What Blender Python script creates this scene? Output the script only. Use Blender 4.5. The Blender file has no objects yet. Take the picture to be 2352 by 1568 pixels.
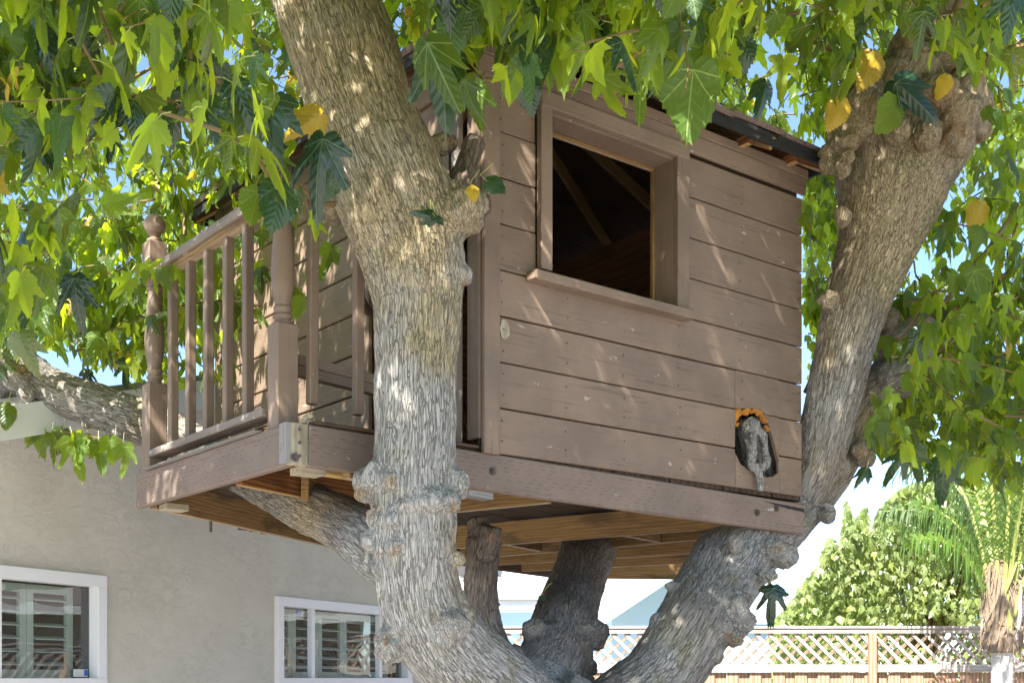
import bpy, bmesh, math, random
import numpy as np
from mathutils import Vector, Matrix, Quaternion

random.seed(7); rng = np.random.default_rng(7)
SC = bpy.context.scene; COL = SC.collection
CZ = 1.55                                   # eye height
F, CX, HY = 2830.0, 1176.0, 1555.0           # focal length, centre column and horizon row measured on the photograph
# ------------------------------------------------------------------ camera, sky, sun, exposure
cam = bpy.data.cameras.new('camera'); camo = bpy.data.objects.new('camera', cam); COL.objects.link(camo)
camo.location = (0, 0, CZ); camo.rotation_euler = (math.pi/2, 0, 0)
cam.sensor_width = 36; cam.lens = 36*F/2352; cam.shift_y = (HY-784)/2352
cam.clip_start = 0.05; cam.clip_end = 3000
SC.camera = camo
SUNV = Vector((-.47, -.865, 1.0)).normalized()
w = bpy.data.worlds.new('World'); SC.world = w; w.use_nodes = True
nt = w.node_tree; nt.nodes.clear()
sky = nt.nodes.new('ShaderNodeTexSky'); sky.sky_type = 'NISHITA'; sky.sun_disc = False
sky.sun_elevation = math.asin(SUNV.z); sky.sun_rotation = math.atan2(SUNV.x, SUNV.y)
sky.altitude = 300; sky.air_density = .75; sky.dust_density = .35; sky.ozone_density = 3.0
bg = nt.nodes.new('ShaderNodeBackground'); bg.inputs['Strength'].default_value = 0.105
wo = nt.nodes.new('ShaderNodeOutputWorld')
nt.links.new(sky.outputs[0], bg.inputs[0]); nt.links.new(bg.outputs[0], wo.inputs[0])
sl = bpy.data.lights.new('sun', 'SUN'); so = bpy.data.objects.new('sun', sl); COL.objects.link(so)
sl.energy = 4.6; sl.angle = math.radians(.5); sl.color = (1, .95, .87)
so.rotation_euler = SUNV.to_track_quat('Z', 'Y').to_euler(); so.location = SUNV*40
SC.view_settings.view_transform = 'Standard'; SC.view_settings.look = 'None'
SC.view_settings.exposure = 2.05; SC.view_settings.gamma = 1; SC.view_settings.use_curve_mapping = False
SC.render.engine = 'CYCLES'
SC.cycles.max_bounces = 8; SC.cycles.diffuse_bounces = 4; SC.cycles.transmission_bounces = 4
SC.cycles.transparent_max_bounces = 8; SC.cycles.use_denoising = True

# ------------------------------------------------------------------ geometry helpers
U = Vector((math.sin(math.radians(51.8)), math.cos(math.radians(51.8)), 0))   # along the cabin front
V = Vector((-U.y, U.x, 0))                                                      # along the balcony front
D0 = 4.6
O = Vector(((669-CX)/F*D0, D0, 0))
def at(px, py, d): return Vector(((px-CX)/F*d, d, CZ+(HY-py)/F*d))
def proj(p): return (CX+F*p[0]/p[1], HY-(p[2]-CZ)*F/p[1])
def loc(a, b, z): return O + U*a + V*b + Vector((0, 0, CZ+z))                # cabin frame, z above the eye
def ax(px, b=0.0):                                                              # distance along the cabin front seen at a column
    r = (px-CX)/F
    X0, Y0 = O.x+V.x*b, O.y+V.y*b
    return (r*Y0-X0)/(U.x-r*U.y)
def bx_(px, a=0.0):
    r = (px-CX)/F
    X0, Y0 = O.x+U.x*a, O.y+U.y*a
    return (X0-r*Y0)/(r*V.y-V.x)
def onplane(px, py, z): return at(px, py, z*F/(HY-py))                          # point at a height z above the eye
def noise3(p, seed=0):
    p = np.asarray(p, dtype=np.float64); i = np.floor(p).astype(np.int64); f = p-i
    u = f*f*f*(f*(f*6-15)+10); res = 0
    for dx in (0, 1):
        for dy in (0, 1):
            for dz in (0, 1):
                h = (i[:, 0]+dx)*374761393+(i[:, 1]+dy)*668265263+(i[:, 2]+dz)*2147483647+seed*974711
                h = (h ^ (h >> 13))*1274126177 & 0xffffffff; h = (h ^ (h >> 16)) & 0xffffffff
                g1 = (h & 1023)/511.5-1; g2 = ((h >> 10) & 1023)/511.5-1; g3 = ((h >> 20) & 1023)/511.5-1
                d = g1*(f[:, 0]-dx)+g2*(f[:, 1]-dy)+g3*(f[:, 2]-dz)
                wgt = (u[:, 0] if dx else 1-u[:, 0])*(u[:, 1] if dy else 1-u[:, 1])*(u[:, 2] if dz else 1-u[:, 2])
                res = res+wgt*d
    return res
def tag(o, label=None, cat=None, group=None, kind=None):
    if label: o['label'] = label
    if cat: o['category'] = cat
    if group: o['group'] = group
    if kind: o['kind'] = kind
    return o
def empty(name, p, label=None, cat=None, group=None):
    o = bpy.data.objects.new(name, None); COL.objects.link(o); o.location = p; o.empty_display_size = .2
    return tag(o, label, cat, group)
def setparent(o, par):
    if par is None: return
    o.parent = par
    if par.type == 'EMPTY': o.matrix_parent_inverse = Matrix.Translation(-Vector(par.location))
def link(name, me, mat, par=None, kind=None, label=None):
    o = bpy.data.objects.new(name, me); COL.objects.link(o)
    if mat is not None and not me.materials: me.materials.append(mat)
    setparent(o, par)
    if kind: o['kind'] = kind
    if label: o['label'] = label
    return o
def np_mesh(name, verts, tris, attrs=None, smooth=False, n=3):
    me = bpy.data.meshes.new(name)
    verts = np.asarray(verts, dtype=np.float32); tris = np.asarray(tris, dtype=np.int32)
    me.vertices.add(len(verts)); me.vertices.foreach_set('co', verts.ravel())
    me.loops.add(tris.size); me.loops.foreach_set('vertex_index', tris.ravel())
    me.polygons.add(len(tris)); me.polygons.foreach_set('loop_start', np.arange(0, tris.size, n, dtype=np.int32))
    me.polygons.foreach_set('loop_total', np.full(len(tris), n, dtype=np.int32))
    if smooth: me.polygons.foreach_set('use_smooth', np.ones(len(tris), dtype=bool))
    for k, (t, a) in (attrs or {}).items():
        at_ = me.attributes.new(k, t, 'POINT')
        at_.data.foreach_set('vector' if t == 'FLOAT_VECTOR' else 'value', np.asarray(a, dtype=np.float32).ravel())
    me.update(calc_edges=True); me.validate(); return me
class MB:                                                                       # collects shapes into one mesh
    def __init__(s): s.v = []; s.f = []; s.w = []
    def add(s, v, f, w_=None):
        n = len(s.v); s.v += [tuple(p) for p in v]; s.f += [tuple(i+n for i in q) for q in f]
        s.w += ([tuple(p) for p in (w_ if w_ is not None else v)])
    def box(s, p0, p1, up, h, t, ch=.002, w0=None):
        """board: centreline p0 to p1, height h along up, thickness t; chamfered edges"""
        p0, p1 = Vector(p0), Vector(p1); x = (p1-p0); L = x.length; x /= L
        y = Vector(up); y = (y-x*y.dot(x)).normalized(); z = x.cross(y); c = (p0+p1)/2
        w0 = w0 or (random.uniform(0, 50), random.uniform(0, 9), random.uniform(0, 9))
        hx, hy, hz = L/2, h/2, t/2; ch = min(ch, hx*.4, hy*.4, hz*.4)
        vs, ws, ix = [], [], {}
        for sx in (-1, 1):
            for sy in (-1, 1):
                for sz in (-1, 1):
                    for k in range(3):
                        d = [hx-ch, hy-ch, hz-ch]; d[k] += ch
                        q = (sx*d[0], sy*d[1], sz*d[2]); ix[(sx, sy, sz, k)] = len(vs)
                        vs.append(c+x*q[0]+y*q[1]+z*q[2]); ws.append((q[0]+w0[0], q[1]+w0[1], q[2]+w0[2]))
        fs = []
        for k in range(3):
            a, b = (k+1) % 3, (k+2) % 3
            for sg in (-1, 1):
                q = []
                for sa, sb in ((-1, -1), (1, -1), (1, 1), (-1, 1)):
                    s3 = [0, 0, 0]; s3[k] = sg; s3[a] = sa; s3[b] = sb; q.append(ix[(*s3, k)])
                fs.append(q if sg > 0 else q[::-1])
            for sa in (-1, 1):
                for sb in (-1, 1):
                    e = []
                    for sg in (-1, 1):
                        s3 = [0, 0, 0]; s3[k] = sg; s3[a] = sa; s3[b] = sb; e.append(s3)
                    q = [ix[(*e[0], a)], ix[(*e[1], a)], ix[(*e[1], b)], ix[(*e[0], b)]]
                    fs.append(q if sa*sb > 0 else q[::-1])
        for sx in (-1, 1):
            for sy in (-1, 1):
                for sz in (-1, 1):
                    q = [ix[(sx, sy, sz, 0)], ix[(sx, sy, sz, 1)], ix[(sx, sy, sz, 2)]]
                    fs.append(q if sx*sy*sz > 0 else q[::-1])
        s.add(vs, fs, ws)
    def prism(s, poly, z0, z1, w0=None):
        n = len(poly); w0 = w0 or (random.uniform(0, 50), 0, 0)
        v = [Vector((p[0], p[1], z0)) for p in poly]+[Vector((p[0], p[1], z1)) for p in poly]
        f = [list(range(n))[::-1], list(range(n, 2*n))]+[[i, (i+1) % n, n+(i+1) % n, n+i] for i in range(n)]
        s.add(v, f, [(p.x+w0[0], p.y, p.z) for p in v])
    def tube(s, pts, rad, n=8, cap=True):
        pts = [Vector(p) for p in pts]; m = len(pts); vs = []; ws = []; a0 = None; ln = 0
        for i, p in enumerate(pts):
            d = (pts[min(i+1, m-1)]-pts[max(i-1, 0)]).normalized()
            if a0 is None: a0 = d.orthogonal().normalized()
            a0 = (a0-d*a0.dot(d)).normalized(); b0 = d.cross(a0)
            if i: ln += (p-pts[i-1]).length
            r = rad[i] if hasattr(rad, '__len__') else rad
            for k in range(n):
                t = 2*math.pi*k/n; vs.append(p+(a0*math.cos(t)+b0*math.sin(t))*r); ws.append((ln, r*math.cos(t), r*math.sin(t)))
        fs = [[i*n+k, i*n+(k+1) % n, (i+1)*n+(k+1) % n, (i+1)*n+k] for i in range(m-1) for k in range(n)]
        if cap: fs += [list(range(n))[::-1], [(m-1)*n+k for k in range(n)]]
        s.add(vs, fs, ws)
    def lathe(s, c, prof, n=20):
        vs = []
        for r, z in prof:
            for k in range(n):
                t = 2*math.pi*k/n; vs.append(Vector(c)+Vector((r*math.cos(t), r*math.sin(t), z)))
        fs = [[i*n+k, i*n+(k+1) % n, (i+1)*n+(k+1) % n, (i+1)*n+k] for i in range(len(prof)-1) for k in range(n)]
        fs += [list(range(n))[::-1], [(len(prof)-1)*n+k for k in range(n)]]
        s.add(vs, fs, [(v.z, v.x, v.y) for v in vs])
    def build(s, name, mat, par=None, smooth=False, kind=None, label=None):
        me = bpy.data.meshes.new(name); me.from_pydata(s.v, [], s.f); 
        a = me.attributes.new('wco', 'FLOAT_VECTOR', 'POINT'); a.data.foreach_set('vector', np.asarray(s.w, dtype=np.float32).ravel())
        if smooth:
            me.polygons.foreach_set('use_smooth', np.ones(len(me.polygons), dtype=bool)); me.set_sharp_from_angle(angle=math.radians(40))
        me.update(); return link(name, me, mat, par, kind, label)
def board(name, p0, p1, up, h, t, mat, par, **k):
    m = MB(); m.box(p0, p1, up, h, t, k.get('ch', .002)); return m.build(name, mat, par, label=k.get('label'))
Z = Vector((0, 0, 1))

# ------------------------------------------------------------------ materials
class NT:
    def __init__(s, name):
        s.m = bpy.data.materials.new(name); s.m.use_nodes = True; s.t = s.m.node_tree; s.t.nodes.clear()
        s.out = s.t.nodes.new('ShaderNodeOutputMaterial')
    def n(s, ty, **k):
        nd = s.t.nodes.new('ShaderNode'+ty)
        for a, b in k.items(): setattr(nd, a, b)
        return nd
    def l(s, a, b): s.t.links.new(a, b)
    def put(s, sock, v):
        if hasattr(v, 'is_linked') or hasattr(v, 'links'): s.l(v, sock)
        elif isinstance(v, (tuple, list)) and len(v) == 3 and sock.type == 'RGBA': sock.default_value = (*v, 1)
        else: sock.default_value = v
    def math(s, op, a, b=0.0, c=0.0, clamp=False):
        nd = s.n('Math', operation=op, use_clamp=clamp)
        for i, v in enumerate((a, b, c)): s.put(nd.inputs[i], v)
        return nd.outputs[0]
    def attr(s, name, sock='Vector'): return s.n('Attribute', attribute_name=name).outputs[sock]
    def mapv(s, v, scale=(1, 1, 1), locn=(0, 0, 0), rot=(0, 0, 0)):
        nd = s.n('Mapping'); s.l(v, nd.inputs[0]); nd.inputs['Scale'].default_value = scale; nd.inputs['Location'].default_value = locn
        nd.inputs['Rotation'].default_value = rot; return nd.outputs[0]
    def noise(s, v, sc=5, det=4, ro=.55, dist=0.0, out=0):
        nd = s.n('TexNoise'); s.l(v, nd.inputs['Vector']); nd.inputs['Scale'].default_value = sc
        nd.inputs['Detail'].default_value = det; nd.inputs['Roughness'].default_value = ro; nd.inputs['Distortion'].default_value = dist
        return nd.outputs[out]
    def ramp(s, v, lo, hi, a=0.0, b=1.0, smooth=True):
        nd = s.n('MapRange', interpolation_type='SMOOTHSTEP' if smooth else 'LINEAR'); s.put(nd.inputs[0], v)
        for i, x in zip((1, 2, 3, 4), (lo, hi, a, b)): nd.inputs[i].default_value = x
        return nd.outputs[0]
    def mix(s, f, a, b):
        nd = s.n('Mix', data_type='RGBA'); s.put(nd.inputs[0], f); s.put(nd.inputs[6], a); s.put(nd.inputs[7], b); return nd.outputs[2]
    def mul(s, a, b):
        nd = s.n('Mix', data_type='RGBA', blend_type='MULTIPLY'); nd.inputs[0].default_value = 1; s.put(nd.inputs[6], a); s.put(nd.inputs[7], b); return nd.outputs[2]
    def bump(s, h, strength=.5, dist=.01, nrm=None):
        nd = s.n('Bump'); nd.inputs['Strength'].default_value = strength; nd.inputs['Distance'].default_value = dist; s.l(h, nd.inputs['Height'])
        if nrm is not None: s.l(nrm, nd.inputs['Normal'])
        return nd.outputs[0]
    def bsdf(s, col, rough=.6, nrm=None, spec=.5, **k):
        nd = s.n('BsdfPrincipled'); s.put(nd.inputs['Base Color'], col); s.put(nd.inputs['Roughness'], rough)
        nd.inputs['Specular IOR Level'].default_value = spec
        if nrm is not None: s.l(nrm, nd.inputs['Normal'])
        for a, b in k.items(): s.put(nd.inputs[a], b)
        return nd.outputs[0]
    def fin(s, sh): s.l(sh, s.out.inputs[0]); return s.m

def mat_paint(name, base, incised=False, wear=.5, grain=1.0, chip=(.36, .33, .29)):
    t = NT(name); W = t.attr('wco'); orn = t.n('ObjectInfo').outputs['Random']
    off = t.n('CombineXYZ'); t.l(t.math('MULTIPLY', orn, 31), off.inputs[0]); t.l(t.math('MULTIPLY', orn, 7), off.inputs[1])
    va = t.n('VectorMath', operation='ADD'); t.l(W, va.inputs[0]); t.l(off.outputs[0], va.inputs[1]); P = va.outputs[0]
    g = t.noise(t.mapv(P, (3, 55, 40)), 1, 5, .6, .7)
    w2 = t.n('TexWave', wave_type='BANDS', bands_direction='Y'); t.l(t.mapv(P, (.25, 1, 1)), w2.inputs[0]); w2.inputs['Scale'].default_value = 14
    w2.inputs['Distortion'].default_value = 7; w2.inputs['Detail'].default_value = 3; w2.inputs['Detail Scale'].default_value = .7
    blot = t.noise(P, 2.2, 5, .6); fine = t.noise(t.mapv(P, (1, 3, 3)), 30, 4, .6)
    c = t.mix(t.ramp(blot, .3, .7), tuple(x*.80 for x in base), tuple(x*1.18 for x in base))
    c = t.mix(t.math('MULTIPLY', t.ramp(orn, 0, 1), .35), c, tuple(x*.8 for x in base))
    c = t.mix(t.math('MULTIPLY', t.ramp(g, .56, .70), .38*grain), c, tuple(x*.45 for x in base))
    chipm = t.math('MULTIPLY', t.ramp(t.noise(t.mapv(P, (1, 2.2, 2.2)), 9, 6, .7), .70-.06*wear, .715-.06*wear), 1.0)
    c = t.mix(chipm, c, chip)
    spk = t.ramp(t.noise(P, 95, 2, .5), .765, .78)
    c = t.mix(t.math('MULTIPLY', spk, .6), c, (.45, .42, .38))
    h = t.math('ADD', t.math('MULTIPLY', g, .5*grain), t.math('MULTIPLY', w2.outputs['Fac'], .10*grain)); h = t.math('ADD', h, t.math('MULTIPLY', fine, .3))
    if incised:
        sp = t.n('SeparateXYZ'); t.l(P, sp.inputs[0]); row = t.math('MULTIPLY', t.math('ADD', sp.outputs[1], t.math('MULTIPLY', t.noise(t.mapv(P, (1, 4, 1)), 3, 2), .010)), 60.0)
        fr = t.math('FRACT', row); ln = t.math('LESS_THAN', t.math('ABSOLUTE', t.math('SUBTRACT', fr, .5)), .07)
        k = t.math('FLOOR', row); ph = t.math('FRACT', t.math('ADD', t.math('MULTIPLY', sp.outputs[0], 17), t.math('FRACT', t.math('MULTIPLY', t.math('SINE', t.math('MULTIPLY', k, 12.99)), 43.7))))
        ds = t.math('LESS_THAN', ph, .48)
        msk = t.math('MULTIPLY', t.math('MULTIPLY', ln, ds), t.ramp(t.noise(t.mapv(P, (1, 3, 1)), 9, 3), .42, .56))
        c = t.mix(t.math('MULTIPLY', msk, .75), c, tuple(x*.3 for x in base)); h = t.math('SUBTRACT', h, msk)
    return t.fin(t.bsdf(c, t.ramp(fine, .2, .8, .5, .68), t.bump(h, .5, .003), .35))
M = {}
PB = (.212, .150, .108)
M['paint'] = mat_paint('brown paint', PB, False, .6, 1.3)
M['paint_in'] = mat_paint('incised brown paint', (.21, .152, .118), True, .7)
M['paint_worn'] = mat_paint('worn brown paint', (.21, .165, .135), False, 1.5, 1.6, (.42, .39, .35))
M['grey_wood'] = mat_paint('bare grey wood', (.25, .235, .225), False, .8, 2.2, (.2, .15, .11))
def mat_wood(name, a, b, dk, sc=11, edge=None):  # edge: colour of the ground bounce painted on level faces
    t = NT(name); W = t.attr('wco'); orn = t.n('ObjectInfo').outputs['Random']
    off = t.n('CombineXYZ'); t.l(t.math('MULTIPLY', orn, 13), off.inputs[0]); t.l(t.math('MULTIPLY', orn, 5), off.inputs[1])
    va = t.n('VectorMath', operation='ADD'); t.l(W, va.inputs[0]); t.l(off.outputs[0], va.inputs[1]); P = va.outputs[0]
    wv = t.n('TexWave', wave_type='BANDS', bands_direction='Y'); t.l(t.mapv(P, (.16, 1, .6)), wv.inputs[0]); wv.inputs['Scale'].default_value = sc
    wv.inputs['Distortion'].default_value = 9; wv.inputs['Detail'].default_value = 3; wv.inputs['Detail Scale'].default_value = .8; wv.inputs['Detail Roughness'].default_value = .6
    g = t.noise(t.mapv(P, (3, 60, 50)), 1, 5, .6, .5); bl = t.noise(t.mapv(P, (1, 3, 3)), 2.5, 4, .6)
    c = t.mix(t.ramp(wv.outputs['Fac'], .2, .85), a, b); c = t.mix(t.math('MULTIPLY', t.ramp(g, .5, .72), .5), c, dk)
    c = t.mix(t.math('MULTIPLY', t.ramp(bl, .52, .68), .75), c, dk)
    if edge:  # ground bounce painted in
        sz_ = t.n('SeparateXYZ'); t.l(t.n('NewGeometry').outputs['Normal'], sz_.inputs[0]); bounce_ = t.ramp(t.math('ABSOLUTE', sz_.outputs[2]), .8, .95)
        c = t.mix(bounce_, c, t.mix(t.ramp(g, .35, .65), edge, tuple(x*.7 for x in edge)))
    h = t.math('ADD', g, t.math('MULTIPLY', wv.outputs['Fac'], .5))
    return t.fin(t.bsdf(c, .7, t.bump(h, .5, .003), .3))
M['joist'] = mat_wood('old joist wood', (.22, .125, .048), (.29, .175, .07), (.09, .055, .028), 18, (.42, .31, .20))  # last colour is the painted bounce on level faces
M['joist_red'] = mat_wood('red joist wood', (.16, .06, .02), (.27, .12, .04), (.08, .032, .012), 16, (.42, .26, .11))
M['pine_grey'] = mat_wood('weathered pine end', (.30, .25, .17), (.38, .33, .24), (.16, .13, .09))
M['pine'] = mat_wood('yellow pine', (.34, .21, .075), (.44, .29, .11), (.18, .11, .04), 18)
M['dark_wood'] = mat_wood('dark stained wood', (.045, .028, .018), (.08, .05, .03), (.02, .014, .01))
M['ply'] = mat_wood('dark plywood', (.24, .11, .06), (.30, .15, .085), (.13, .07, .04), 6)
M['fence'] = mat_wood('redwood picket', (.30, .17, .10), (.42, .28, .19), (.24, .16, .11), 7)
M['fence_pale'] = mat_wood('weathered pale lath', (.36, .31, .28), (.45, .40, .37), (.27, .21, .17), 7)
M['fence_brown'] = mat_wood('brown lath', (.22, .14, .09), (.30, .21, .15), (.14, .09, .06), 7)
def simple(name, col, rough=.6, nsc=8, amt=.12, bump=.2, bd=.005, metal=0.0, spec=.5):
    t = NT(name); P = t.n('TexCoord').outputs['Object']; nz = t.noise(P, nsc, 5, .6)
    c = t.mix(nz, tuple(x*(1-amt) for x in col), tuple(min(1, x*(1+amt)) for x in col))
    return t.fin(t.bsdf(c, rough, t.bump(t.noise(P, nsc*6, 4, .6), bump, bd), spec, Metallic=metal))
M['metal'] = simple('rusty steel', (.12, .09, .08), .55, 40, .4, .3, .001, .6)
M['vinyl'] = simple('white vinyl', (.80, .80, .82), .35, 3, .03, .05)
M['shutter'] = simple('pale shutter', (.40, .47, .43), .45, 3, .05, .05)
M['foam'] = simple('orange expanding foam', (.62, .24, .03), .8, 60, .4, 1, .01)
M['fungus'] = simple('dry fungus', (.55, .45, .3), .9, 50, .3, 1, .006)
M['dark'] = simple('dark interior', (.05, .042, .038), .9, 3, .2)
M['felt'] = simple('black roofing felt', (.018, .018, .019), .85, 30, .4, .6, .004)
M['bluetape'] = simple('blue sensor tag', (.04, .12, .5), .5)
M['soil'] = simple('leaf litter', (.07, .04, .025), .95, 60, .6, 1, .02)
def mat_shingle():
    t = NT('granular shingle'); P = t.n('TexCoord').outputs['Object']
    s = t.noise(P, 260, 2, .5); b = t.noise(P, 5, 4, .6)
    c = t.mix(t.ramp(s, .35, .65), (.07, .05, .042), (.26, .19, .16)); c = t.mix(t.ramp(b, .5, .7), c, (.05, .045, .04))
    return t.fin(t.bsdf(c, .9, t.bump(s, .6, .003), .3))
M['shingle'] = mat_shingle()
def mat_glass():
    t = NT('window glass'); P = t.n('TexCoord').outputs['Object']
    nb = t.bump(t.noise(P, 1.6, 2, .5), .12, .03)
    ge = t.n('NewGeometry'); dt = t.n('VectorMath', operation='DOT_PRODUCT'); t.l(ge.outputs['Incoming'], dt.inputs[0]); t.l(nb, dt.inputs[1])
    cc = t.math('SUBTRACT', 1.0, t.math('ABSOLUTE', dt.outputs['Value'])); fr_ = t.math('ADD', .13, t.math('MULTIPLY', t.math('POWER', cc, 4.0), .87), clamp=True)
    gl = t.n('BsdfGlossy'); gl.inputs['Roughness'].default_value = 0.0; t.l(nb, gl.inputs['Normal'])
    tr = t.n('BsdfTransparent'); tr.inputs[0].default_value = (.93, .98, .96, 1)
    mx = t.n('MixShader'); t.l(fr_, mx.inputs[0]); t.l(tr.outputs[0], mx.inputs[1]); t.l(gl.outputs[0], mx.inputs[2])
    return t.fin(mx.outputs[0])
M['glass'] = mat_glass()
def mat_stucco():
    t = NT('trowelled stucco'); P = t.n('TexCoord').outputs['Object']
    big = t.noise(P, 1.1, 4, .6)
    tr_ = t.noise(t.mapv(P, (1, 1, 2.2), rot=(.5, .2, .5)), 7, 8, .74, .5)
    fl = t.ramp(tr_, .46, .54); edge = t.math('SUBTRACT', 1.0, t.math('MULTIPLY', t.math('ABSOLUTE', t.math('SUBTRACT', fl, .5)), 2))
    c = t.mix(t.ramp(big, .3, .7), (.58, .545, .465), (.66, .625, .545)); c = t.mix(t.math('MULTIPLY', t.math('MULTIPLY', edge, t.ramp(t.noise(P, 2.3, 3, .6), .42, .62)), .3), c, (.30, .28, .22))
    h = t.math('ADD', fl, t.math('MULTIPLY', t.noise(P, 70, 4, .6), .35))
    return t.fin(t.bsdf(c, .9, t.bump(h, .45, .004), .2))
M['stucco'] = mat_stucco()
M['blue_wall'] = simple('pale blue stucco', (.52, .70, .84), .85, 3, .05, .3)
M['blue_trim'] = simple('pale blue trim', (.60, .74, .80), .6, 3, .05, .1)
M['white_trim'] = simple('white trim', (.72, .73, .73), .5, 3, .04, .1)
M['pale_roof'] = simple('pale roofing', (.56, .55, .55), .8, 20, .1, .3)
M['grey_roof'] = simple('grey roofing', (.30, .29, .30), .85, 15, .2, .4)
M['brown_roof'] = simple('brown tiled roofing', (.22, .19, .17), .85, 15, .25, .4)
def mat_bark():
    t = NT('mulberry bark'); B = t.mapv(t.attr('barkco'), (1, 1, .72)); h = t.attr('barkh', 'Fac'); bm = t.attr('burl', 'Fac'); P = t.n('TexCoord').outputs['Object']
    n1 = t.noise(B, 110, 5, .65, .4); n3 = t.noise(B, 120, 2, .5, .3)
    wn = t.n('TexNoise'); t.l(B, wn.inputs['Vector']); wn.inputs['Scale'].default_value = 30; wn.inputs['Detail'].default_value = 3
    ws_ = t.n('VectorMath', operation='SCALE'); t.l(wn.outputs['Color'], ws_.inputs[0]); ws_.inputs['Scale'].default_value = .034
    wa = t.n('VectorMath', operation='ADD'); t.l(B, wa.inputs[0]); t.l(ws_.outputs[0], wa.inputs[1])
    vo = t.n('TexVoronoi', feature='DISTANCE_TO_EDGE'); t.l(t.mapv(wa.outputs[0], (1, 1, 1.1)), vo.inputs['Vector']); vo.inputs['Scale'].default_value = 78; vo.inputs['Randomness'].default_value = 1
    cv = t.noise(B, 22, 3, .6); f2 = t.ramp(vo.outputs['Distance'], .0, .085); f2 = t.math('MAXIMUM', f2, t.ramp(cv, .50, .62, 0, .75))
    n2 = t.noise(B, 40, 3, .55, .6); f4 = t.ramp(t.math('ABSOLUTE', t.math('SUBTRACT', n2, .5)), -.002, .014); f2 = t.math('MINIMUM', f2, f4); f3 = t.ramp(t.math('ABSOLUTE', t.math('SUBTRACT', n3, .5)), .0, .05)
    pat = t.noise(P, 1.4, 5, .6); pat2 = t.noise(P, 5.5, 4, .6); v = t.ramp(n1, .3, .7)
    grey = t.mix(v, (.33, .315, .285), (.43, .41, .38)); tan = t.mix(v, (.33, .265, .16), (.45, .365, .23))
    sp = t.n('SeparateXYZ'); t.l(P, sp.inputs[0]); up = t.ramp(sp.outputs[2], 2.4, 4.4, -.10, .12)
    c = t.mix(t.ramp(t.math('ADD', pat, up), .44, .64), grey, tan)
    grn = t.mix(v, (.16, .15, .07), (.26, .25, .13)); c = t.mix(t.math('MULTIPLY', t.ramp(pat2, .52, .66), .5), c, grn)
    brn = t.mix(v, (.12, .09, .068), (.21, .165, .13)); kind = t.attr('barkd', 'Fac'); c = t.mix(kind, c, brn)
    c = t.mix(t.math('MULTIPLY', t.ramp(bm, .45, 1.0), t.ramp(pat2, .50, .64)), c, (.36, .20, .09))
    dark = t.math('MAXIMUM', t.math('MULTIPLY', t.math('SUBTRACT', 1, f2), .66), t.math('MULTIPLY', t.math('SUBTRACT', 1, f3), .30))
    dark = t.math('MAXIMUM', dark, t.ramp(h, .0, .30, .62, 0)); dark = t.math('MULTIPLY', dark, t.ramp(bm, 0, 1, 1, .45))
    c = t.mix(dark, c, (.050, .038, .028))
    hb = t.math('ADD', t.math('MULTIPLY', f2, 1.0), t.math('ADD', t.math('MULTIPLY', f3, .4), t.math('MULTIPLY', n1, .5)))
    return t.fin(t.bsdf(c, .88, t.bump(hb, .9, .0065), .25))
M['bark'] = mat_bark()
def mat_twig():
    t = NT('young shoot bark'); W = t.attr('wco'); n1 = t.noise(t.mapv(W, (6, 60, 60)), 1, 4)
    return t.fin(t.bsdf(t.mix(n1, (.10, .075, .03), (.24, .155, .06)), .6, t.bump(n1, .4, .003), .4))
M['twig'] = mat_twig()
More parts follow.
